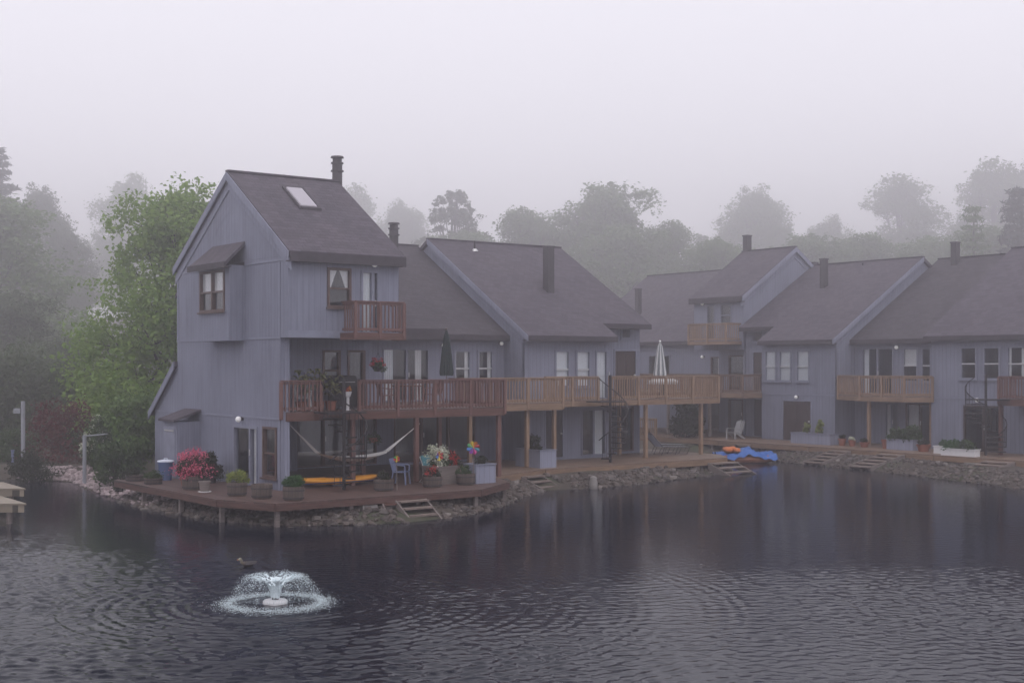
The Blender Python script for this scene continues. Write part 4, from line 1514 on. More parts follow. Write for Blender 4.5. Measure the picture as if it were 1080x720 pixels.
def barrel(label, x, y, z, r=.30, h=.40, plant=None, seed=0, row=ROWA, group='half barrel planters on the boardwalk', flowers=None):
    t = thing('barrel_planter', label, 'planter', (x, y, z), row, group)
    obj_local(MB().lathe([(r * .86, 0), (r * .95, h * .3), (r, h * .7), (r * 1.0, h), (r * .92, h), (r * .9, h - .05)], n=22), 'barrel', M['barrel'], t, False)
    for zz in (.18, .72):
        k = .955 + .05 * zz
        obj_local(MB().lathe([(r * k, h * zz - .02), (r * (k + .025), h * zz - .02), (r * (k + .03), h * zz + .02), (r * k, h * zz + .02)], n=22, cap0=False, cap1=False), 'hoop', M['metal'], t)
    obj_local(MB().lathe([(r * .9, h - .06), (.02, h - .03)], n=16, cap0=False), 'soil', M['soil'], t)
    rg = random.Random(seed)
    if plant:
        mat, pr, ph, size, per, n = plant
        cs, rs = dome(rg, n, pr, h + .02, ph)
        part_leaves('foliage', mat, t, cs, rs, per, size, seed)
    if flowers:
        mat, pr, ph, size, per, n = flowers
        cs, rs = dome(rg, n, pr, h + .05, ph)
        part_leaves('flowers', mat, t, cs, rs, per, size, seed + 3)
    return t


barrel('half barrel on the boardwalk holding the big pink azalea', -2.0, 2.05, .68, .33, .42, ('leaf_dark', .52, .5, .035, 90, 30), 1, flowers=('pink', .62, .62, .034, 42, 46))
barrel('half barrel with lime green leaves by the sliding door', -1.75, -.62, .68, .30, .40, ('leaf_pale', .33, .26, .03, 60, 22), 2)
barrel('bare half barrel between the lime plant and the clipped green mound', -1.55, -1.85, .68, .31, .42, None, 3)
barrel('half barrel with a clipped green mound at the corner of the boardwalk', -1.05, -2.85, .68, .31, .40, ('leaf_box', .33, .20, .022, 110, 30), 4)
barrel('dark half barrel in front of the yellow kayak', 2.55, -1.9, .68, .31, .36, ('leaf_dark', .25, .15, .03, 40, 12), 5)
barrel('half barrel of red flowers beside the towel chair', 4.45, -1.75, .68, .32, .34, ('leaf_dark', .28, .16, .03, 50, 14), 6, flowers=('petal_red', .24, .22, .026, 24, 10))
barrel('half barrel before the grey planter box under the rainbow pinwheel', 5.75, -1.75, .68, .31, .36, ('leaf_green', .30, .2, .03, 50, 14), 7)
barrel('low tub of green plants nearest the blue bin', -2.25, 4.6, .68, .30, .20, ('leaf_green', .3, .14, .03, 50, 14), 8)
barrel('low dark tub at the far left end of the boardwalk', -2.3, 6.1, .68, .30, .20, ('leaf_dark', .32, .18, .03, 50, 14), 9)

t = thing('potted_azalea', 'small pink azalea between the blue bin and the big azalea', 'plant', (-1.6, 3.45, .68), ROWA)
obj_local(MB().lathe([(.15, 0), (.2, .28), (.22, .28), (.19, .25)], n=16), 'pot', M['terracotta'], t)
cs, rs = dome(random.Random(21), 18, .36, .35, .5)
part_leaves('flowers', 'pink', t, cs, rs, 70, .032, 22)
part_leaves('foliage', 'leaf_dark', t, [(0, 0, .4), (.1, .1, .5), (-.1, 0, .5)], [.22] * 3, 90, .035, 23)

t = thing('plant_pot', 'small dark pot on a white saucer in front of the pink azalea', 'pot', (-2.08, .95, .68), ROWA)
obj_local(MB().lathe([(.14, .03), (.17, .30), (.19, .30), (.19, .34), (.15, .34), (.14, .28)], n=16), 'pot', M['grey_wood'], t)
obj_local(MB().lathe([(.17, 0), (.21, .02), (.20, .03), (.1, .03)], n=18), 'saucer', M['whitepot'], t)

t = thing('rubbish_bin', 'blue plastic bin with a pale lid by the meter closet', 'bin', (-1.35, 5.75, .68), ROWA)
obj_local(MB().lathe([(.20, .0), (.26, .58), (.28, .58), (.28, .62), (.24, .62)], n=20), 'body', M['bin_blue'], t)
obj_local(MB().lathe([(.285, .622), (.27, .66), (.10, .69), (.02, .695)], n=20), 'lid', M['tan_seat'], t)
obj_local(MB().tube([(-.06, 0, .69), (-.06, 0, .73), (.06, 0, .73), (.06, 0, .69)], .012, 6), 'handle', M['tan_seat'], t)

t = thing('shrub', 'dark rounded shrub against the gable wall beside the sliding door', 'shrub', (-.62, 3.85, .68), ROWA)
rg = random.Random(31)
cs, rs = dome(rg, 34, .42, .22, .72)
part_leaves('foliage', 'leaf_dark', t, cs, rs, 90, .04, 32)
obj_local(MB().lathe([(.20, 0), (.25, .25), (.27, .25), (.24, .22)], n=16), 'pot', M['metal'], t)
q = MB()
for _ in range(7):
    q.tube([(rg.uniform(-.05, .05), rg.uniform(-.05, .05), .2), (rg.uniform(-.3, .3), rg.uniform(-.3, .3), .85)], [.014, .005], 5)
obj_local(q, 'stem', M['bark'], t)

# kayak on the boardwalk
t = thing('kayak', 'bright yellow kayak lying under the raised deck behind the posts', 'kayak', (2.25, .35, .70), ROWA)
hull = MB()
sect, n = 15, 12
vs, fs = [], []
Lk = 2.9
for i in range(sect):
    u = i / (sect - 1)
    w = .33 * math.sin(math.pi * min(.995, max(.02, u))) ** .55
    rise = .09 * abs(2 * u - 1) ** 2.5
    for k in range(n):
        a = 2 * math.pi * k / n
        zz =   .15 + rise + (.13 if math.sin(a) > 0 else .13) * math.sin(a) * (w / .33) ** .5
        vs.append((-Lk / 2 + Lk * u, w * math.cos(a), zz))
for i in range(sect - 1):
    for k in range(n):
        fs.append((i * n + k, i * n + (k + 1) % n, (i + 1) * n + (k + 1) % n, (i + 1) * n + k))
fs += [tuple(range(n)), tuple((sect - 1) * n + k for k in range(n))]
hull.add(vs, fs)
obj_local(hull, 'hull', M['yellow'], t, True)
q = MB()
ring = [(.50 * math.cos(a),   .22 * math.sin(a), .295) for a in [2 * math.pi * k / 24 for k in range(25)]]
obj_local(MB().tube(ring, .025, 6), 'cockpit_rim', M['black'], t, True)
obj_local(MB().lathe([(.2, .285), (.01, .287)], n=16, cap0=False), 'seat', M['black'], t)
obj_local(MB().tube([(-1.45, -.34, .13), (1.45, -.34, .13)], .02, 6), 'side_stripe', M['navy'], t)

# hammock
t = thing('hammock', 'white rope hammock slung between the deck posts', 'hammock', (2.6, .3, .70), ROWA)
ends = (Vector((-2.15, .1, 2.05)), Vector((2.2, -.12, 1.62)))
pa, pb = Vector((-1.15, .0, 1.06)), Vector((1.35, -.05, 1.02))
bed = MB()
nu, nv = 18, 9
vs, fs = [], []
for i in range(nu + 1):
    u = i / nu
    c = pa.lerp(pb, u) + Vector((0, 0, -.30 * 4 * u * (1 - u)))
    w = .12 + .33 * math.sin(math.pi * u) ** .5
    for k in range(nv + 1):
        v = k / nv * 2 - 1
        vs.append((c.x, c.y + v * w, c.z + .16 * v * v * math.sin(math.pi * u)))
for i in range(nu):
    for k in range(nv):
        a = i * (nv + 1) + k
        fs.append((a, a + 1, a + nv + 2, a + nv + 1))
bed.add(vs, fs)
obj_local(bed, 'bed', M['rope'], t, True)
for e, p in zip(ends, (pa, pb)):
    q = MB()
    for k in range(7):
        q.tube([e, p + Vector((0, (k - 3) * .045, 0))], .008, 4)
    q.tube([e + (e - p).normalized() * .5, e], .016, 5)
    obj_local(q, 'rope', M['rope'], t)


def plastic_chair(label, x, y, z, rot, mat, row, name='garden_chair', cat='chair', slats=False):
    t = thing(name, label, cat, (x, y, z), row)
    t.rotation_euler.z += rot
    obj_local(MB().hexa([(-.22, -.22, .40), (.22, -.22, .40), (.21, .22, .38), (-.21, .22, .38)], [(-.22, -.22, .43), (.22, -.22, .43), (.21, .22, .41), (-.21, .22, .41)]), 'seat', M[mat], t)
    bk = MB()
    nb = 6
    for k in range(nb):
        a = -.20 + .40 * k / (nb - 1)
        bk.beam((a, .21, .42), (a * .95, .32, .86 - abs(a) * .25), .05, .02)
    bk.beam((-.21, .325, .85 - .05), (.21, .325, .85 - .05), .03, .07)
    obj_local(bk, 'backrest', M[mat], t)
    for sx in (-1, 1):
        obj_local(MB().beam((sx * .21, -.20, .40), (sx * .25, -.24, 0), .045, .03), 'leg', M[mat], t)
        obj_local(MB().beam((sx * .20, .20, .40), (sx * .25, .27, 0), .045, .03), 'leg', M[mat], t)
        obj_local(MB().beam((sx * .25, -.22, .62), (sx * .24, .27, .66), .05, .03).beam((sx * .25, -.22, .60), (sx * .225, -.21, .42), .04, .03), 'armrest', M[mat], t)
    return t


plastic_chair('dusty blue plastic chair beside the post under the red deck', 4.15, -.35, .68, R(40), 'chair_blue', ROWA)
plastic_chair('white slatted chair behind the short red railing', 1.15, .75, 3.1, R(-20), 'whitepot', ROWA)

t = thing('beach_chair', 'folding chair draped with a blue green beach towel', 'chair', (5.25, -.45, .68), ROWA)
q = MB()
for sx in (-.27, .27):
    q.tube([(sx, -.30, 0), (sx, .25, .85)], .014, 6).tube([(sx, .3, 0), (sx, -.28, .40)], .014, 6)
q.tube([(-.27, .25, .85), (.27, .25, .85)], .014, 6).tube([(-.27, -.3, .0), (.27, -.3, .0)], .014, 6).tube([(-.27, .3, .0), (.27, .3, .0)], .014, 6)
obj_local(q, 'frame', M['chrome'], t)
obj_local(MB().hexa([(-.26, -.27, .37), (.26, -.27, .37), (.26, .05, .36), (-.26, .05, .36)], [(-.26, -.27, .39), (.26, -.27, .39), (.26, .05, .38), (-.26, .05, .38)]), 'seat', M['navy'], t)
obj_local(MB().hexa([(-.25, -.02, .40), (.25, -.02, .40), (.25, .245, .87), (-.25, .245, .87)], [(-.25, -.05, .41), (.25, -.05, .41), (.25, .215, .89), (-.25, .215, .89)]), 'towel', M['towel'], t)
obj_local(MB().hexa([(.0, -.057, .52), (.12, -.057, .5), (.14, .06, .66), (.02, .07, .7)], [(.0, -.065, .52), (.12, -.065, .5), (.14, .05, .66), (.02, .06, .7)]), 'towel_print', M['v_yellow'], t)


def pinwheel(label, x, y, z, hh, r, row=ROWA, cols=('red', 'orange', 'yellow', 'green', 'blue', 'purple', 'pink', 'teal'), face=R(-37)):
    t = thing('pinwheel', label, 'pinwheel', (x, y, z), row)
    obj_local(MB().tube([(0, 0, 0), (0, 0, hh)], .012, 6), 'stick', M['grey_wood'], t)
    c, s = math.cos(face), math.sin(face)
    xf = lambda a, b, zz: (a * c - b * s, a * s + b * c, zz)
    n = len(cols)
    for k, cn in enumerate(cols):
        a = 2 * math.pi * k / n
        a2 = a + 2 * math.pi / n * .9
        am = (a + a2) / 2
        q = MB(xf)
        q.add([(0, -.03, hh), (r * math.cos(a), -.03, hh + r * math.sin(a)), (r * 1.05 * math.cos(am), -.09, hh + r * 1.05 * math.sin(am)), (r * .8 * math.cos(a2), -.05, hh + r * .8 * math.sin(a2))],
              [(0, 1, 2, 3)])
        obj_local(q, 'vane', M['v_' + cn], t)
    obj_local(MB(xf).blob((0, -.07, hh), .025, random.Random(1), 8, 5, 0), 'hub', M['v_yellow'], t, True)


pinwheel('rainbow pinwheel standing in the barrel before the grey planter box', 5.95, -1.9, 1.02, .86, .21)
pinwheel('red and purple pinwheel standing beside the towel chair', 4.95, -1.35, .68, .95, .16, cols=('red', 'orange', 'purple', 'blue', 'yellow', 'red'), face=R(10))
pinwheel('small red and yellow pinwheel before the hammock', 2.75, -2.35, .68, 1.0, .10, cols=('red', 'yellow', 'green', 'red', 'yellow', 'red'))


def box_planter(label, x0, x1, y0, y1, z, h, mat, row, plants=(), name='planter_box', seed=0):
    cx, cyy = (x0 + x1) / 2, (y0 + y1) / 2
    t = thing(name, label, 'planter', (cx, cyy, z), row)
    w, d = (x1 - x0) / 2, (y1 - y0) / 2
    q = MB().box(-w, w, -d, -d + .03, 0, h).box(-w, w, d - .03, d, 0, h).box(-w, -w + .03, -d + .03, d - .03, 0, h).box(w - .03, w, -d + .03, d - .03, 0, h)
    obj_local(q, 'box', M[mat], t)
    q = MB().box(-w - .03, w + .03, -d - .03, -d + .05, h + .002, h + .035).box(-w - .03, w + .03, d - .05, d + .03, h + .002, h + .035).box(-w - .03, -w + .05, -d + .05, d - .05, h + .002, h + .035).box(w - .05, w + .03, -d + .05, d - .05, h + .002, h + .035)
    obj_local(q, 'cap_trim', M['trim'] if mat == 'planter' else M[mat], t)
    obj_local(MB().box(-w + .03, w - .03, -d + .03, d - .03, h - .1, h - .06), 'soil', M['soil'], t)
    for i, (mat_, px, py, r, ph, size, per, n, nm) in enumerate(plants):
        cs, rs = dome(random.Random(seed + i), n, r, h + .02, ph)
        cs = [(a + px, b * min(1, d / r * 1.1) + py, c) for a, b, c in cs]
        part_leaves(nm, mat_, t, cs, rs, per, size, seed + i + 50)
    return t


box_planter('weathered grey planter box with white and red flowers', 4.75, 5.7, -1.35, -.7, .68, .56, 'grey_wood', ROWA,
            [('leaf_green', -.05, 0, .34, .4, .04, 60, 18, 'foliage'), ('petal_white', -.12, 0, .46, .78, .035, 36, 30, 'flowers'), ('petal_red', .46, .0, .30, .4, .03, 30, 16, 'flowers'), ('leaf_dark', .5, 0, .3, .35, .04, 40, 14, 'foliage')], seed=60)
box_planter('blue planter box at the right end of the red boardwalk', 6.15, 6.95, -1.75, -1.05, .68, .60, 'planter', ROWA, [('leaf_dark', 0, 0, .3, .18, .04, 40, 12, 'foliage')], seed=70)
box_planter('long blue planter box at the near end of the tan boardwalk', 12.35, 13.15, 2.75, 4.3, .62, .66, 'planter', ROWA, [('leaf_dark', 0, .2, .36, .42, .045, 60, 22, 'foliage')], seed=80)
box_planter('long low blue planter box beside the dark door', 1.15, 3.6, -1.75, -1.1, .68, .50, 'planter', ROWB,
            [('leaf_pale', -.45, 0, .24, .45, .04, 50, 14, 'foliage'), ('leaf_pale', .40, 0, .28, .62, .045, 60, 18, 'foliage'), ('petal_red', .42, 0, .22, .5, .035, 8, 8, 'flowers')], seed=90)
box_planter('blue planter box full of green leaves before the bowed balcony', 7.15, 8.6, -2.05, -1.4, .68, .46, 'planter', ROWB,
            [('leaf_green', -.35, 0, .42, .45, .06, 60, 22, 'foliage'), ('leaf_green', .40, 0, .46, .5, .06, 60, 24, 'foliage')], seed=100)
box_planter('short white planter with sparse green sprouts', 10.15, 10.95, -2.7, -2.3, .68, .30, 'whitepot', ROWB, [('leaf_box', 0, 0, .30, .2, .045, 40, 12, 'foliage')], seed=110)
box_planter('long white planter of green plants below the spiral stair', 11.05, 12.7, -3.45, -3.05, .68, .28, 'whitepot', ROWB, [('leaf_box', -.35, 0, .40, .28, .05, 50, 18, 'foliage'), ('leaf_green', .35, 0, .40, .34, .05, 50, 18, 'foliage')], seed=120)


def pot(label, x, y, z, r, h, row=ROWB, mat='terracotta', plant=None, seed=0, group=None, name='plant_pot'):
    t = thing(name, label, 'pot', (x, y, z), row, group)
    obj_local(MB().lathe([(r * .7, 0), (r * .95, h * .8), (r * 1.05, h * .8), (r * 1.08, h), (r * .92, h), (r * .88, h * .86), (.01, h * .85)], n=18, cap1=False), 'pot', M[mat], t)
    if plant:
        cs, rs = dome(random.Random(seed), 10, r * plant[1], h, plant[2])
        part_leaves('foliage', plant[0], t, cs, rs, 40, plant[3], seed)
    return t


pot('terracotta pot closest to the long low blue planter', 4.15, -1.5, .68, .19, .34, plant=('leaf_dark', 1.0, .15, .04), seed=1)
pot('terracotta pot with pale blue flowers in the row under the bowed balcony', 4.75, -1.5, .68, .18, .30, plant=('petal_white', 1.1, .12, .03), seed=2)
pot('low terracotta bowl under the left post of the bowed balcony', 5.55, -1.6, .68, .22, .24, plant=('leaf_dark', 1.0, .12, .04), seed=3)
pot('terracotta pot touching the left end of the green leafy planter', 6.85, -1.7, .68, .20, .42, seed=4)
pot('wide terracotta pot right of the green leafy planter', 9.2, -2.1, .68, .30, .32, plant=('leaf_dark', .9, .14, .04), seed=5)
pot('tiny terracotta pot at the corner before the recessed glass door', 6.2, -.9, .68, .14, .2, seed=6)

t = thing('mooring_stump', 'pale stump standing among the stones below the tan boardwalk', 'stump', (3.0, 48.9, .05))
obj_local(MB().lathe([(.16, -.2), (.15, .22), (.11, .30), (.13, .36), (.06, .42), (.01, .43)], n=14), 'post', M['concrete'], t, True)


# umbrellas
def umbrella(label, x, y, z, h, canopy_low, r, mat, row, stripe=None, top_ball=False):
    t = thing('patio_umbrella', label, 'umbrella', (x, y, z), row)
    obj_local(MB().tube([(0, 0, 0), (0, 0, h)], .022, 8), 'pole', M['grey_wood'], t)
    obj_local(MB().lathe([(.24, 0), (.24, .05), (.06, .09), (.04, .25)], n=18), 'base', M['metal'], t)
    n = 16
    for par in (0, 1):
        q = MB()
        prof = [(r, canopy_low), (r * 1.05, canopy_low + .1), (r * .78, canopy_low + (h - canopy_low) * .45), (r * .42, canopy_low + (h - canopy_low) * .85), (.03, h - .02)]
        for k in range(n):
            if stripe and k % 2 != par: continue
            if not stripe and par: continue
            vs = []
            for (rr, zz) in prof:
                for e, f in ((0, 1.0), (.5, .78), (1, 1.0)):
                    a = 2 * math.pi * (k + e) / n
                    dz = -.05 if e == .5 and zz == canopy_low else 0
                    vs.append((rr * f * math.cos(a), rr * f * math.sin(a), zz + dz))
            fs = []
            for i in range(len(prof) - 1):
                for j in range(2):
                    fs.append((i * 3 + j, i * 3 + j + 1, i * 3 + j + 4, i * 3 + j + 3))
            q.add(vs, fs)
        if q.v: obj_local(q, 'canopy', M[mat if par == 0 else stripe], t)
    obj_local(MB().lathe([(r * .66, canopy_low + .42), (r * .70, canopy_low + .45), (r * .66, canopy_low + .48)], n=18, cap0=False, cap1=False), 'strap', M[mat], t)
    obj_local(MB().blob((0, 0, h + .03), .045, random.Random(1), 8, 5, 0), 'finial', M['globe'] if top_ball else M['grey_wood'], t, True)


umbrella('closed dark green umbrella standing on the long red deck', 8.25, 3.05, 3.1, 2.74, 1.1, .25, 'umb_green', ROWA)
umbrella('closed pale striped umbrella on the tan deck', 21.1, 5.4, 3.12, 2.45, .95, .28, 'umb_white', ROWA, 'umb_stripe', True)

t = thing('garden_table', 'round table under a white cloth below the striped umbrella', 'table', (21.3, 5.4, 3.12), ROWA)
obj_local(MB().lathe([(.03, 1.0), (.25, .95), (.66, .74), (.70, .60), (.66, .60)], n=22, cap1=False), 'cloth', M['umb_white'], t, True)
obj_local(MB().lathe([(.3, 0), (.3, .03), (.04, .06), (.04, .72)], n=14), 'pedestal', M['metal'], t)


def wood_table(label, x, y, z, row, mat='red_wood'):
    t = thing('garden_table', label, 'table', (x, y, z), row)
    obj_local(MB().lathe([(.55, .70), (.56, .74), (.01, .74)], n=22), 'tabletop', M[mat], t)
    for k in range(4):
        a = k * math.pi / 2 + .78
        obj_local(MB().beam((.38 * math.cos(a), .38 * math.sin(a), .70), (.42 * math.cos(a), .42 * math.sin(a), 0), .05, .05), 'leg', M[mat], t)


wood_table('round red wood table behind the railing of the long red deck', 6.3, 2.6, 3.1, ROWA)
plastic_chair('red wood chair left of the round table on the long red deck', 5.3, 2.4, 3.1, R(80), 'red_wood', ROWA)
plastic_chair('red wood chair right of the round table on the long red deck', 7.3, 2.5, 3.1, R(-85), 'red_wood', ROWA)

t = thing('barbecue_grill', 'covered black barbecue in the gap between the red decks', 'barbecue', (2.75, 1.0, 3.1), ROWA)
obj_local(MB().box(-.42, .42, -.24, .24, .1, .78), 'cabinet', M['black'], t)
obj_local(MB().gable([(-.26, .78), (.26, .78), (.24, .98), (.10, 1.12), (-.10, 1.10), (-.24, .92)], -.44, .44), 'lid', M['black'], t)
obj_local(MB().box(-.75, -.45, -.2, .2, .74, .77), 'side_shelf', M['metal'], t)
obj_local(MB().tube([(-.3, -.29, .90), (.3, -.29, .90)], .014, 6), 'handle', M['chrome'], t)
for sx in (-.34, .34): obj_local(MB().tube([(sx, -.2, 0), (sx, -.2, .12)], .03, 8), 'leg', M['metal'], t)

t = thing('pedestal_pot', 'white pedestal with a small orange flower in the deck gap', 'pot', (2.55, .30, 3.1), ROWA)
obj_local(MB().lathe([(.10, 0), (.05, .05), (.05, .42), (.09, .46), (.13, .60), (.11, .60), (.09, .52)], n=14), 'pedestal', M['whitepot'], t)
part_leaves('flowers', 'petal_red', t, [(0, 0, .66)], [.08], 30, .03, 141)
M['petal_orange'] = foliage('orange petals', [(.75, .3, .03), (.8, .4, .05)], .2)
part_leaves('petals', 'petal_orange', t, [(.03, -.03, .68)], [.07], 40, .03, 142)

for i, (x, y, hgt, lab) in enumerate([(1.0, .55, 1.40, 'leftmost tall tan green leafy plant behind the short red railing'), (1.6, .5, 1.5, 'middle tall leafy plant behind the short red railing'), (2.15, .7, 1.42, 'rightmost tall leafy plant beside the upper window')]):
    t = thing('potted_plant', lab, 'plant', (x, y, 3.1), ROWA, 'tall leafy plants on the short red deck')
    obj_local(MB().lathe([(.14, 0), (.19, .30), (.21, .30), (.18, .27)], n=14), 'pot', M['terracotta'], t)
    rg = random.Random(150 + i)
    q = MB()
    blades = MB()
    for k in range(4):
        a = rg.uniform(0, 6.28)
        top = Vector((math.cos(a) * .14, math.sin(a) * .14, hgt * rg.uniform(.6, .9)))
        q.tube([(0, 0, .25), top], [.016, .010], 5)
        for j in range(11):
            b = rg.uniform(0, 6.28)
            ln = rg.uniform(.22, .38)
            d = Vector((math.cos(b), math.sin(b), 0))
            s = Vector((-d.y, d.x, 0)) * .055
            z0 = top - Vector((0, 0, rg.uniform(0, hgt * .35)))
            m_ = z0 + d * ln * .55 + Vector((0, 0, ln * .45))
            e = z0 + d * ln + Vector((0, 0, ln * .15))
            blades.add([z0, m_ + s, e, m_ - s], [(0, 1, 2, 3)])
    obj_local(q, 'stem', M['bark'], t)
    if 'leaf_olive' not in M: M['leaf_olive'] = foliage('olive leaves', [(.20, .21, .08), (.26, .26, .11), (.14, .17, .06)], .35)
    obj_local(blades, 'foliage', M['leaf_olive'], t)


def hanging(label, x, y, z, ztop, row, flower, seed, rim='metal'):
    t = thing('hanging_basket', label, 'hanging basket', (x, y, z), row)
    q = MB()
    for k in range(3):
        a = k * 2.09
        q.tube([(.19 * math.cos(a), .19 * math.sin(a), .1), (0, 0, .55)], .006, 4)
    q.tube([(0, 0, .55), (0, 0, ztop - z)], .006, 4)
    obj_local(q, 'chain', M['metal'], t)
    obj_local(MB().lathe([(.08, -.08), (.17, .0), (.20, .10), (.18, .10), (.1, .02)], n=16), 'bowl', M[rim], t)
    cs, rs = dome(random.Random(seed), 14, .26, .0, .26)
    part_leaves('foliage', 'leaf_green', t, cs, rs, 40, .04, seed)
    if flower:
        cs, rs = dome(random.Random(seed + 1), 7, .28, .14, .2)
        part_leaves('flowers', flower, t, cs, [.07] * len(cs), 26, .032, seed + 1)


hanging('hanging basket of red geraniums under the small top balcony', 3.65, .25, 4.42, 5.395, ROWA, 'petal_red', 160)
hanging('small hanging basket in the shade under the long red deck', 4.4, 1.8, 2.0, 2.8, ROWA, None, 170, 'terracotta')

# lounge chairs under the tan deck
def lounger(label, x, y, z, row, rot=0):
    t = thing('lounge_chair', label, 'lounge chair', (x, y, z), row, 'lounge chairs under the tan deck')
    t.rotation_euler.z += rot
    q = MB()
    for sy in (-.28, .28):
        q.tube([(-.35, sy, .36), (1.25, sy, .30)], .016, 6).tube([(-.35, sy, .36), (-.92, sy, .92)], .016, 6)
    q.tube([(1.25, -.28, .30), (1.25, .28, .30)], .016, 6).tube([(-.92, -.28, .92), (-.92, .28, .92)], .016, 6)
    obj_local(q, 'frame', M['metal'], t)
    obj_local(MB().hexa([(-.36, -.26, .37), (-.36, .26, .37), (-.91, .26, .90), (-.91, -.26, .90)], [(-.33, -.26, .39), (-.33, .26, .39), (-.88, .26, .925), (-.88, -.26, .925)]), 'backrest', M['sling'], t)
    obj_local(MB().hexa([(-.34, -.26, .35), (1.2, -.26, .29), (1.2, .26, .29), (-.34, .26, .35)], [(-.34, -.26, .372), (1.2, -.26, .312), (1.2, .26, .312), (-.34, .26, .372)]), 'seat', M['sling'], t)
    for xx in (-.3, .45, 1.1):
        for sy in (-.28, .28):
            obj_local(MB().tube([(xx - .12, sy, 0), (xx + .08, sy, .34)], .015, 6), 'leg', M['metal'], t)


lounger('nearer pale lounge chair with its back raised under the tan deck', 21.6, 5.6, .62, ROWA, R(-6))
lounger('farther pale lounge chair beside the corner post under the tan deck', 22.6, 6.8, .62, ROWA, R(-6))

M['grey_pale'] = plain('pale weathered paint', (.36, .36, .37), .7, .15, 5)
# wooden garden chair at the far boardwalk
t = thing('adirondack_chair', 'pale slatted garden chair before the dark far doorway', 'chair', (-3.0, -1.35, .68), ROWB)
q = MB()
for k in range(5):
    a = -.22 + .11 * k
    q.beam((a, .18, .25), (a * 1.15, .45, .98 - abs(a) * .3), .09, .02)
obj_local(q, 'backrest', M['grey_pale'], t)
q = MB()
for k in range(5):
    q.box(-.26, .26, -.32 + .11 * k, -.225 + .11 * k, .36 - .03 * k, .38 - .03 * k)
obj_local(q, 'seat', M['grey_pale'], t)
for sx in (-.30, .30):
    obj_local(MB().box(sx - .06, sx + .06, -.38, .3, .54, .565), 'armrest', M['grey_pale'], t)
    obj_local(MB().beam((sx, -.33, 0), (sx, -.33, .54), .09, .03), 'leg', M['grey_pale'], t)
    obj_local(MB().beam((sx, .42, 0), (sx, -.30, .36), .03, .09), 'leg', M['grey_pale'], t)

M['hull'] = plain('faded orange hull', (.28, .11, .06), .5, .2, 3)
# pedal boat under a blue tarp
t = thing('pedal_boat', 'faded orange pedal boat under a crumpled blue tarp moored by the far boardwalk', 'boat', (27.3, 6.2, 0), ROWA)
t.rotation_euler.z += R(-35)
q = MB()
for sy in (-.45, .45):
    vs, fs = [], []
    ns, nk = 11, 10
    for i in range(ns):
        u = i / (ns - 1)
        w = .30 * (max(.03, math.sin(math.pi * u)) ** .4)
        for k in range(nk):
            a = 2 * math.pi * k / nk
            vs.append((-1.4 + 2.8 * u, sy + w * math.cos(a), .16 + .20 * math.sin(a) * (w / .3) ** .5 + .10 * abs(2 * u - 1) ** 3))
    for i in range(ns - 1):
        for k in range(nk):
            fs.append((i * nk + k, i * nk + (k + 1) % nk, (i + 1) * nk + (k + 1) % nk, (i + 1) * nk + k))
    fs += [tuple(range(nk)), tuple((ns - 1) * nk + k for k in range(nk))]
    q.add(vs, fs)
q.box(-1.1, 1.1, -.5, .5, .2, .34)
obj_local(q, 'hull', M['hull'], t, False)
q = MB()
for (x_, y_, r_) in ((-.85, -.25, .22), (-.62, .05, .26), (-.80, .35, .20), (-.45, -.42, .18)):
    q.blob((x_, y_, .58), r_, random.Random(int(r_ * 100)), 12, 8, .14, .62)
obj_local(q, 'orange_cover', M['orange'], t, True)
q = MB()
rg = random.Random(8)
nu, nv = 26, 16
vs, fs = [], []
for i in range(nu + 1):
    for k in range(nv + 1):
        x = -1.42 + 2.80 * i / nu
        y = -.82 + 1.64 * k / nv
        e = max(abs(y) / .82, 0)
        z = .44 + .22 * math.exp(-((x - .1) ** 2) / .12) - .24 * e ** 4 + .06 * math.sin(6 * x + 3 * y) * math.sin(7 * y) + .04 * math.sin(13 * x - 9 * y) + rg.uniform(-.025, .025)
        vs.append((x, y, z))
for i in range(nu):
    for k in range(nv):
        a = i * (nv + 1) + k
        fs.append((a, a + nv + 1, a + nv + 2, a + 1))
q.add(vs, fs)
obj_local(q, 'tarp', M['tarp'], t, True)

# ------------------------------------------------------------------ fountain and duck
ft = thing('fountain', 'floating fountain throwing a low dome of white spray', 'fountain', (FX, FY, 0))
obj_local(MB().lathe([(.24, -.1), (.275, -.02), (.28, .045), (.25, .075), (.08, .08)], n=40), 'float', M['whitepot'], ft, True)
obj_local(MB().lathe([(.08, .078), (.075, .12), (.05, .14)], n=20), 'nozzle', M['metal'], ft)
m, nt, b = new_mat('white water')
b.inputs['Base Color'].default_value = (.78, .89, .93, 1)
b.inputs['Roughness'].default_value = .15
b.inputs['Transmission Weight'].default_value = .1
b.inputs['IOR'].default_value = 1.33
M['spray'] = m
rg = random.Random(77)
jet = MB()
prof = [(.10, .12), (.105, .18), (.12, .25), (.15, .32), (.20, .39), (.28, .445), (.37, .49), (.46, .52), (.54, .525)]
nn = 48
vs, fs = [], []
for i, (r0, z0) in enumerate(prof):
    for k in range(nn):
        a = 2 * math.pi * k / nn
        rr = r0 * (1 + .10 * math.sin(7 * a + i * .8) * (i / 7) + rg.uniform(-.06, .06))
        vs.append((rr * math.cos(a), rr * math.sin(a), z0 + rg.uniform(-.012, .012)))
for i in range(len(prof) - 1):
    for k in range(nn):
        if i >= 4 and rg.random() < .12 * (i - 2): continue
        fs.append((i * nn + k, i * nn + (k + 1) % nn, (i + 1) * nn + (k + 1) % nn, (i + 1) * nn + k))
jet.add(vs, fs)
obj_local(jet, 'water_jet', m, ft, True)

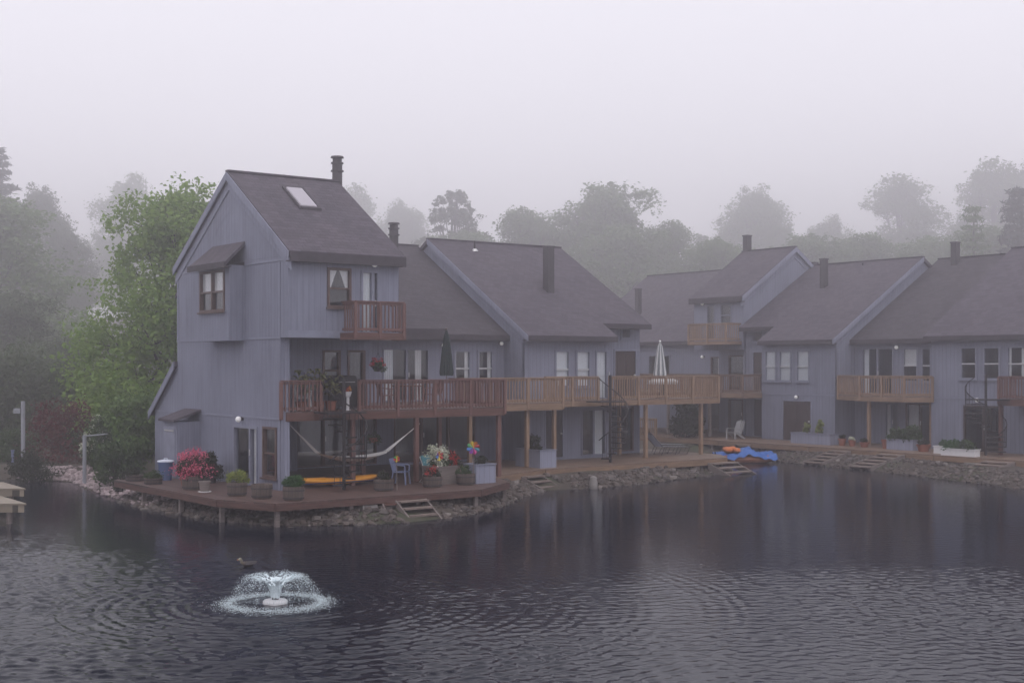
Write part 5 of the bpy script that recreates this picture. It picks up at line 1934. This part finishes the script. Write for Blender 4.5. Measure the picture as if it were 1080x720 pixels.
veil, vnt, vb = new_mat('thin falling water')
vb.inputs['Base Color'].default_value = (.62, .78, .84, 1)
vb.inputs['Roughness'].default_value = .3
vsep = vnt.nodes.new("ShaderNodeSeparateXYZ")
vtc = vnt.nodes.new("ShaderNodeTexCoord")
vnt.links.new(vtc.outputs['Object'], vsep.inputs[0])
ang = math_n(vnt, 'ARCTAN2', vsep.outputs[1], vsep.outputs[0])
vcm = vnt.nodes.new("ShaderNodeCombineXYZ")
vnt.links.new(math_n(vnt, 'MULTIPLY', ang, 9.0), vcm.inputs[0])
vnt.links.new(math_n(vnt, 'MULTIPLY', vsep.outputs[2], 3.0), vcm.inputs[1])
vf = noise(vnt, vcm.outputs[0], 2.6, 5, .7)
va = vnt.nodes.new("ShaderNodeMapRange")
for i_, v_ in enumerate((.48, .74, 0, .45)): va.inputs[1 + i_].default_value = v_
vnt.links.new(vf, va.inputs[0])
vnt.links.new(va.outputs[0], vb.inputs['Alpha'])
vm = MB()
vs, fs = [], []
nt_, nn = 14, 72
for i in range(nt_ + 1):
    t_ = i / nt_ * .90
    r_, z_ = .34 + .70 * t_, .46 + .68 * t_ - 1.16 * t_ * t_
    for k in range(nn):
        a = 2 * math.pi * k / nn
        q_ = r_ * (1 + .03 * math.sin(9 * a))
        vs.append((q_ * math.cos(a), q_ * math.sin(a), max(.01, z_)))
for i in range(nt_):
    for k in range(nn):
        fs.append((i * nn + k, i * nn + (k + 1) % nn, (i + 1) * nn + (k + 1) % nn, (i + 1) * nn + k))
vm.add(vs, fs)
obj_local(vm, 'water_veil', veil, ft, True)


def droplets(name, pts, parent, mat, kind=None):
    """pts: (position, direction, size)"""
    n = len(pts)
    V = np.empty((n, 6, 3))
    for i, (p, d, s) in enumerate(pts):
        d = Vector(d).normalized()
        a = d.orthogonal().normalized()
        b2 = d.cross(a)
        p = Vector(p)
        V[i] = [p + d * s * 1.9, p - d * s * 1.9, p + a * s, p - a * s, p + b2 * s, p - b2 * s]
    F = np.array([(0, 2, 4), (0, 4, 3), (0, 3, 5), (0, 5, 2), (1, 4, 2), (1, 3, 4), (1, 5, 3), (1, 2, 5)])
    FF = (F[None] + 6 * np.arange(n)[:, None, None]).reshape(-1, 3)
    me = bpy.data.meshes.new(name)
    me.from_pydata(V.reshape(-1, 3).tolist(), [], FF.tolist())
    me.materials.append(mat)
    o = bpy.data.objects.new(name, me)
    C.objects.link(o)
    o.parent = parent
    if kind: o['kind'] = kind
    return o


pts = []
for s in range(420):                       # ballistic streams leaving the lip of the jet
    a = rg.uniform(0, 6.283)
    v = rg.gauss(1, .07)
    for j in range(30):
        t_ = (j + rg.random()) / 30
        r_ = .34 + .70 * v * t_
        z_ = .46 + .68 * v * t_ - 1.16 * t_ * t_
        if z_ < 0: break
        if rg.random() < .15 + .45 * math.sin(9 * a) ** 2 + .35 * t_: continue
        p = Vector((r_ * math.cos(a), r_ * math.sin(a), z_)) + Vector((rg.gauss(0, .014), rg.gauss(0, .014), rg.gauss(0, .014)))
        d = Vector((.8 * math.cos(a), .8 * math.sin(a), 0.68 - 2.3 * t_))
        pts.append((p, d, rg.uniform(.0016, .0052) * rg.choice([1, 1, 1.8])))
droplets('spray', pts, ft, m, None)
pts = []
for s in range(6500):                      # splash where the dome falls back
    a = rg.uniform(0, 6.283)
    r_ = 1.0 + abs(rg.gauss(0, .075)) * rg.choice([-1, 1, 1]) + (.3 * rg.random() ** 5)
    z_ = abs(rg.gauss(0, .035)) + .004
    d = Vector((rg.gauss(0, 1), rg.gauss(0, 1), rg.gauss(.5, 1)))
    pts.append(((r_ * math.cos(a), r_ * math.sin(a), z_), d, rg.uniform(.002, .007)))
droplets('splash_ring', pts, ft, m, None)
pts = []
for s in range(2600):
    a = rg.uniform(0, 6.283)
    r_ = .98 + abs(rg.gauss(0, .25))
    pts.append(((r_ * math.cos(a), r_ * math.sin(a), .004 + rg.random() * .006), (math.cos(a + 1.5), math.sin(a + 1.5), 0), rg.uniform(.003, .008)))
droplets('foam', pts, ft, m, None)

ft.scale = (.84, .84, .94)

t = thing('duck', 'small dark duck with a pale head swimming behind the fountain', 'duck', (-5.97, 30.05, 0))
t.rotation_euler.z = R(195)
q = MB()
prof = [(-.20, .005, .10), (-.15, .045, .085), (-.08, .075, .065), (.0, .088, .055), (.08, .078, .06), (.13, .055, .075), (.15, .040, .11), (.155, .034, .135), (.165, .038, .16), (.185, .036, .172), (.21, .02, .174), (.222, .006, .172)]
n = 12
vs, fs = [], []
for i, (x, r, z) in enumerate(prof):
    up = Vector((0, 0, 1)) if i < 6 else Vector((-.8, 0, .6)) if i < 8 else Vector((-.3, 0, .95))
    for k in range(n):
        a = 2 * math.pi * k / n
        p = Vector((x, 0, z)) + Vector((0, 1, 0)) * r * math.cos(a) + up * r * (.75 if i < 6 else 1) * math.sin(a)
        vs.append(p)
for i in range(len(prof) - 1):
    for k in range(n):
        fs.append((i * n + k, i * n + (k + 1) % n, (i + 1) * n + (k + 1) % n, (i + 1) * n + k))
fs += [tuple(range(n)), tuple((len(prof) - 1) * n + k for k in range(n))]
q.add(vs, fs)
m, nt, b = new_mat('duck plumage')
cx_ = nt.nodes.new("ShaderNodeTexCoord")
sp = nt.nodes.new("ShaderNodeSeparateXYZ")
nt.links.new(cx_.outputs['Object'], sp.inputs[0])
nt.links.new(ramp(nt, math_n(nt, 'ADD', math_n(nt, 'MULTIPLY', sp.outputs[0], 2), .5), [(.2, (.022, .018, .016)), (.6, (.035, .027, .022)), (.72, (.09, .07, .055)), (.82, (.16, .14, .1)), (.9, (.42, .4, .3))]), b.inputs['Base Color'])
b.inputs['Roughness'].default_value = .7
body = obj_local(q, 'body', m, t, True)
obj_local(MB().hexa([(.205, -.014, .158), (.25, -.012, .154), (.25, .012, .154), (.205, .014, .158)], [(.205, -.012, .176), (.248, -.010, .164), (.248, .010, .164), (.205, .012, .176)]), 'bill', M['v_orange'], t)
for sy in (-1, 1): obj_local(MB().hexa([(-.16, sy * .06, .06), (.06, sy * .088, .05), (.06, sy * .098, .05), (-.16, sy * .068, .06)], [(-.19, sy * .03, .125), (.05, sy * .072, .105), (.05, sy * .08, .10), (-.19, sy * .04, .12)]), 'wing', M['metal'], t)

LATE = []
# ------------------------------------------------------------------ left bank: docks, posts, hedge, shrubs
def dock(label, pts, z, th):
    t = thing('swim_dock', label, 'dock', (pts[0][0], pts[0][1], z))
    o = [(x - pts[0][0], y - pts[0][1]) for x, y in pts]
    obj_local(MB().prism(o, -.05, 0), 'floor', M['dock_tan'], t)
    k = [(x * .995 + .0, y * .995) for x, y in o]
    cxm = sum(p[0] for p in o) / len(o); cym = sum(p[1] for p in o) / len(o)
    k = [(cxm + (x - cxm) * .985, cym + (y - cym) * .985) for x, y in o]
    obj_local(MB().prism(k, -th, -.052), 'frame', M['dock_tan'], t)
    for x, y in k:
        q = MB().tube([(cxm + (x - cxm) * .9, cym + (y - cym) * .9, -z - .8), (cxm + (x - cxm) * .9, cym + (y - cym) * .9, -th)], .09, 8)
        obj_local(q, 'pile', M['grey_wood'], t)


dock('nearer sandy wooden dock reaching in from the left edge', [(-13.9, 38.0), (-16.2, 41.2), (-22.5, 41.5), (-22.5, 37.4)], .60, .26)
dock('farther sandy wooden dock reaching in from the left edge', [(-15.6, 42.6), (-17.2, 44.9), (-24.0, 45.4), (-24.0, 42.2)], .60, .26)

for (px, Z, hh, r_, lab, sd) in ((-6, 69, 4.6, 2.2, 'dim tall bush at the left edge behind the clipped hedge', 231), (22, 72, 5.2, 2.1, 'dim tall bush straight behind the tall pale post', 232), (58, 71, 4.4, 2.2, 'dim tall bush above the red maple', 233), (92, 70, 4.0, 1.9, 'dim tall bush between the red maple and the fresh green tree', 234)):
    LATE.append(((px - 540) / 1400 * Z, Z, hh, r_, lab, sd))

t = thing('lamp_post', 'tall pale grey post with a small box near its top', 'post', (-20.0, 54.3, .3))
obj_local(MB().tube([(0, 0, -.2), (0, 0, 2.78)], .085, 12), 'pole', M['pipe'], t)
obj_local(MB().box(-.36, -.09, -.1, .1, 2.28, 2.48), 'box', M['pipe'], t)
t = thing('mooring_post', 'short blue grey post beside the tall pale post', 'post', (-20.35, 54.1, .3))
obj_local(MB().tube([(0, 0, -.2), (0, 0, .75)], .06, 10).tube([(0, 0, .75), (0, 0, .80)], .075, 10), 'pole', M['chair_blue'], t)
t = thing('mooring_post', 'slim grey post with a side arm before the pale blossoming shrub', 'post', (-16.1, 50.0, .2))
obj_local(MB().tube([(0, 0, -.2), (0, 0, 1.72)], .075, 10), 'pole', M['pipe'], t)
obj_local(MB().tube([(.02, 0, 1.68), (.85, .05, 1.76)], .025, 8), 'arm', M['pipe'], t)


def shrub(name, label, cat, x, y, z, r, h, mat, n, per, size, seed, flowers=None, group=None, sq=(1, 1)):
    t = thing(name, label, cat, (x, y, z), WORLD, group)
    rg = random.Random(seed)
    cs, rs = dome(rg, n, r, h * .12, h * .82)
    cs = [(a * sq[0], b * sq[1], c) for a, b, c in cs]
    part_leaves('foliage', mat, t, cs, rs, per, size, seed)
    q = MB()
    for k in range(6):
        c = rg.choice(cs)
        q.tube([(rg.uniform(-.1, .1), rg.uniform(-.1, .1), -.1), (c[0] * .5, c[1] * .5, c[2] * .6), c], [.035, .02, .008], 5)
    obj_local(q, 'stem', M['bark'], t)
    if flowers:
        cs2, rs2 = dome(rg, flowers[1], r * 1.02, h * .3, h * .72)
        part_leaves('flowers', flowers[0], t, cs2, [x * .5 for x in rs2], flowers[2], flowers[3], seed + 1)
    return t


shrub('maple_shrub', 'dark red leaved maple on the left bank before the hedge', 'shrub', -19.2, 56.6, .35, 1.6, 2.6, 'leaf_red', 54, 48, .075, 201)
shrub('blossom_shrub', 'pale blossoming dogwood behind the slim grey post', 'shrub', -16.4, 53.6, .35, 1.15, 2.1, 'leaf_green', 50, 70, .075, 203, ('petal_white', 26, 26, .06))
shrub('shrub', 'low dark shrub overhanging the water near the docks', 'shrub', -18.8, 52.0, .1, 1.05, .85, 'leaf_dark', 34, 70, .06, 205)
shrub('shrub', 'tall dark green shrub against the lean-to corner of the tall gabled house', 'shrub', -14.3, 50.2, .35, 1.15, 3.1, 'leaf_mid', 70, 70, .09, 207)
shrub('shrub', 'low green shrub at the left end of the red boardwalk', 'shrub', -14.3, 47.9, .3, .95, 1.35, 'leaf_green', 40, 70, .07, 209)
shrub('shrub', 'low dark shrub at the edge of the pale stones', 'shrub', -13.2, 46.4, .2, .6, .65, 'leaf_dark', 22, 60, .06, 211)
shrub('vine_shrub', 'tall leafy shrub growing in the far corner under the brown deck', 'shrub', *ROWB.world(-5.6, -2.3).xy, .66, .95, 2.3, 'leaf_dark', 60, 70, .09, 213)
shrub('shrub', 'olive bush between the red maple and the clipped hedge', 'shrub', -21.8, 57.4, .35, 1.0, 1.3, 'leaf_green', 36, 60, .07, 215)

for (x, y, hh, r_, lab, sd) in LATE:
    shrub('shrub', lab, 'shrub', x, y, .35, r_, hh, 'leaf_grey', 90, 90, .11, sd)


def hedge(label, a, b, z, w, h, seed, mat='leaf_green'):
    A_, B_ = Vector(a), Vector(b)
    t = thing('hedge', label, 'hedge', (a[0], a[1], z), WORLD)
    d = B_ - A_
    L = d.length
    d /= L
    nn = Vector((-d.y, d.x))
    rg = random.Random(seed)
    cs, rs = [], []
    for _ in range(int(L * 26)):
        u, v, ww = rg.random() * L, rg.uniform(-1, 1) * w / 2, rg.random() ** .7
        p = d * u + nn * v
        cs.append((p.x, p.y, .12 + (h - .22) * ww))
        rs.append(rg.uniform(.14, .22))
    part_leaves('foliage', mat, t, cs, rs, 46, .055, seed)
    q = MB()
    for i in range(int(L / .7)):
        p = d * (.35 + i * .7)
        q.tube([(p.x, p.y, -.1), (p.x + rg.uniform(-.1, .1), p.y, h * .75)], [.03, .012], 5)
    obj_local(q, 'stem', M['bark'], t)


hedge('clipped green hedge behind the tall pale post', (-28, 58.6), (-20.8, 59.0), .35, .9, 1.15, 221, 'leaf_green')
hedge('darker hedge behind the red maple and the blossom shrub', (-20.6, 60.0), (-14.6, 58.2), .35, .9, 1.25, 223, 'leaf_dark')

# ------------------------------------------------------------------ trees in the mist
tree_proto('spring', 11, 13.8, 5.4, .4, 64, 12, 74, .115, .5, 1.0, (.19, .32), .26, 1.9, 7)
tree_proto('round', 12, 24, 8.0, 1.2, 60, 10, 56, .22, .5, .95, (.20, .34), .35, 1.9, 8)
tree_proto('tall', 13, 26, 7.0, 1.5, 60, 10, 56, .22, .45, 1.0, (.20, .34), .36, 1.9, 8)
tree_proto('broad', 14, 18, 7.2, .6, 60, 10, 54, .19, .5, .9, (.19, .32), .34, 1.9, 8)
tree_proto('airy', 15, 18, 4.6, 3, 40, 7, 24, .19, .5, .9, (.18, .30), .22, 1.1, 4)
conifer_proto('pine', 16, 20, 4.0, 2.0, 26, .30)
conifer_proto('young_pine', 17, 12, 2.6, 1.5, 18, .26)
conifer_proto('sapling', 18, 11, 1.7, 2.0, 14, .22, .1, 14)


def tree(key, mat, px, Z, top_y, name, label, group='trees in the mist', sx=1.0, rot=0):
    """px, top_y: where the tree stands out in the photograph; Z: its real distance"""
    x = (px - 540) / 1400 * Z
    g = .3 + .075 * max(0, min(190, Z - 88))
    h = EYE + (385 - top_y) / 1400 * Z - g
    s = h / TREE_PROTO[key][2]
    return plant_tree(key, mat, x, Z, s, rot, name, label, group, sx, g)


tree('spring', 'leaf_spring', 192, 64, 181, 'maple_tree', 'fresh green leafy tree close behind the tall gabled house', None, 1.08, .4)
tree('pine', 'needle', -4, 193, 160, 'pine_tree', 'dark layered pine at the left edge', None, 1.32, .3)
tree('round', 'leaf_grey', 42, 222, 186, 'broadleaf_tree', 'grey tree with wispy top between the left edge pine and the fresh green tree', None, 0.96, 1.0)
tree('broad', 'leaf_grey', 70, 207, 236, 'broadleaf_tree', 'lower grey tree just left of the fresh green tree', None, 0.95, 2.0)
tree('broad', 'leaf_grey', 8, 97, 300, 'broadleaf_tree', 'dim bushy tree low on the left behind the hedge', None, 1.5, 3.0)
tree('broad', 'leaf_grey', 64, 89, 350, 'broadleaf_tree', 'dim low tree behind the red maple', None, 1.6, 4.4)
tree('tall', 'leaf_mid', 138, 330, 176, 'broadleaf_tree', 'tall pale rounded tree above the fresh green tree', None, 1.23, .7)
tree('tall', 'leaf_mid', 372, 364, 186, 'broadleaf_tree', 'faint pale tree right of the tall gabled house chimney', None, 1.04, 2.2)
tree('round', 'leaf_mid', 424, 364, 204, 'broadleaf_tree', 'faint round tree left of the airy tree', None, 1.10, 1.5)
tree('airy', 'leaf_grey', 478, 227, 188, 'broadleaf_tree', 'thin airy tree showing sky between its leaves above the parapet gable', None, 1.30, .2)
tree('broad', 'leaf_mid', 558, 227, 212, 'broadleaf_tree', 'left shoulder of the green tree group above the square chimney', None, 1.10, .9)
tree('broad', 'leaf_mid', 634, 227, 186, 'broadleaf_tree', 'largest green tree standing behind the square chimney house', None, 1.37, 2.6)
tree('broad', 'leaf_mid', 702, 227, 226, 'broadleaf_tree', 'right shoulder of the green tree group behind the far corner house', None, 1.10, 4.0)
tree('round', 'leaf_mid', 796, 330, 188, 'broadleaf_tree', 'pale round tree above the far three storey house', None, 1.23, 3.0)
tree('airy', 'leaf_mid', 742, 309, 240, 'broadleaf_tree', 'thin pale tree left of the round pale tree', None, 1.30, 3.3)
tree('round', 'leaf_mid', 876, 364, 220, 'broadleaf_tree', 'faint lower tree between the two big pale trees on the right', None, 1.04, 5.0)
tree('tall', 'leaf_mid', 950, 341, 176, 'broadleaf_tree', 'big pale upright tree above the right hand row', None, 1.46, 4.0)
tree('tall', 'leaf_mid', 1050, 330, 160, 'broadleaf_tree', 'tallest pale tree at the right edge', None, 1.43, 5.3)
tree('tall', 'leaf_mid', 1105, 330, 150, 'broadleaf_tree', 'pale tree cut by the right edge of the view', None, 1.43, 1.3)
tree('sapling', 'leaf_mid', 1026, 155, 222, 'young_tree', 'slim young tree above the chimney of the recessed house', None, 1.10, .5)
tree('young_pine', 'needle', 1074, 155, 204, 'pine_tree', 'dark young pine above the roof at the right edge', None, 1.20, 1.0)
for i, (px, Z, ty, lab) in enumerate([(500, 218, 237, 'misty low tree behind the parapet gable'), (760, 201, 247, 'misty low tree behind the far corner roof'), (845, 210, 242, 'misty low tree behind the far house peak'),
                                      (905, 206, 240, 'misty low tree above the roof of the pedal boat house'), (985, 201, 242, 'misty low tree above the recessed house'), (1060, 194, 232, 'misty low tree behind the young pine'),
                                      (330, 226, 232, 'misty low tree behind the tall gabled house roof'), (650, 210, 232, 'misty tree behind the largest green tree'), (-40, 135, 190, 'misty tree beyond the left edge')]):
    tree('broad', 'leaf_mid', px, Z, ty, 'broadleaf_tree', lab, None, 1.5 + .15 * (i % 3), i * 1.3)
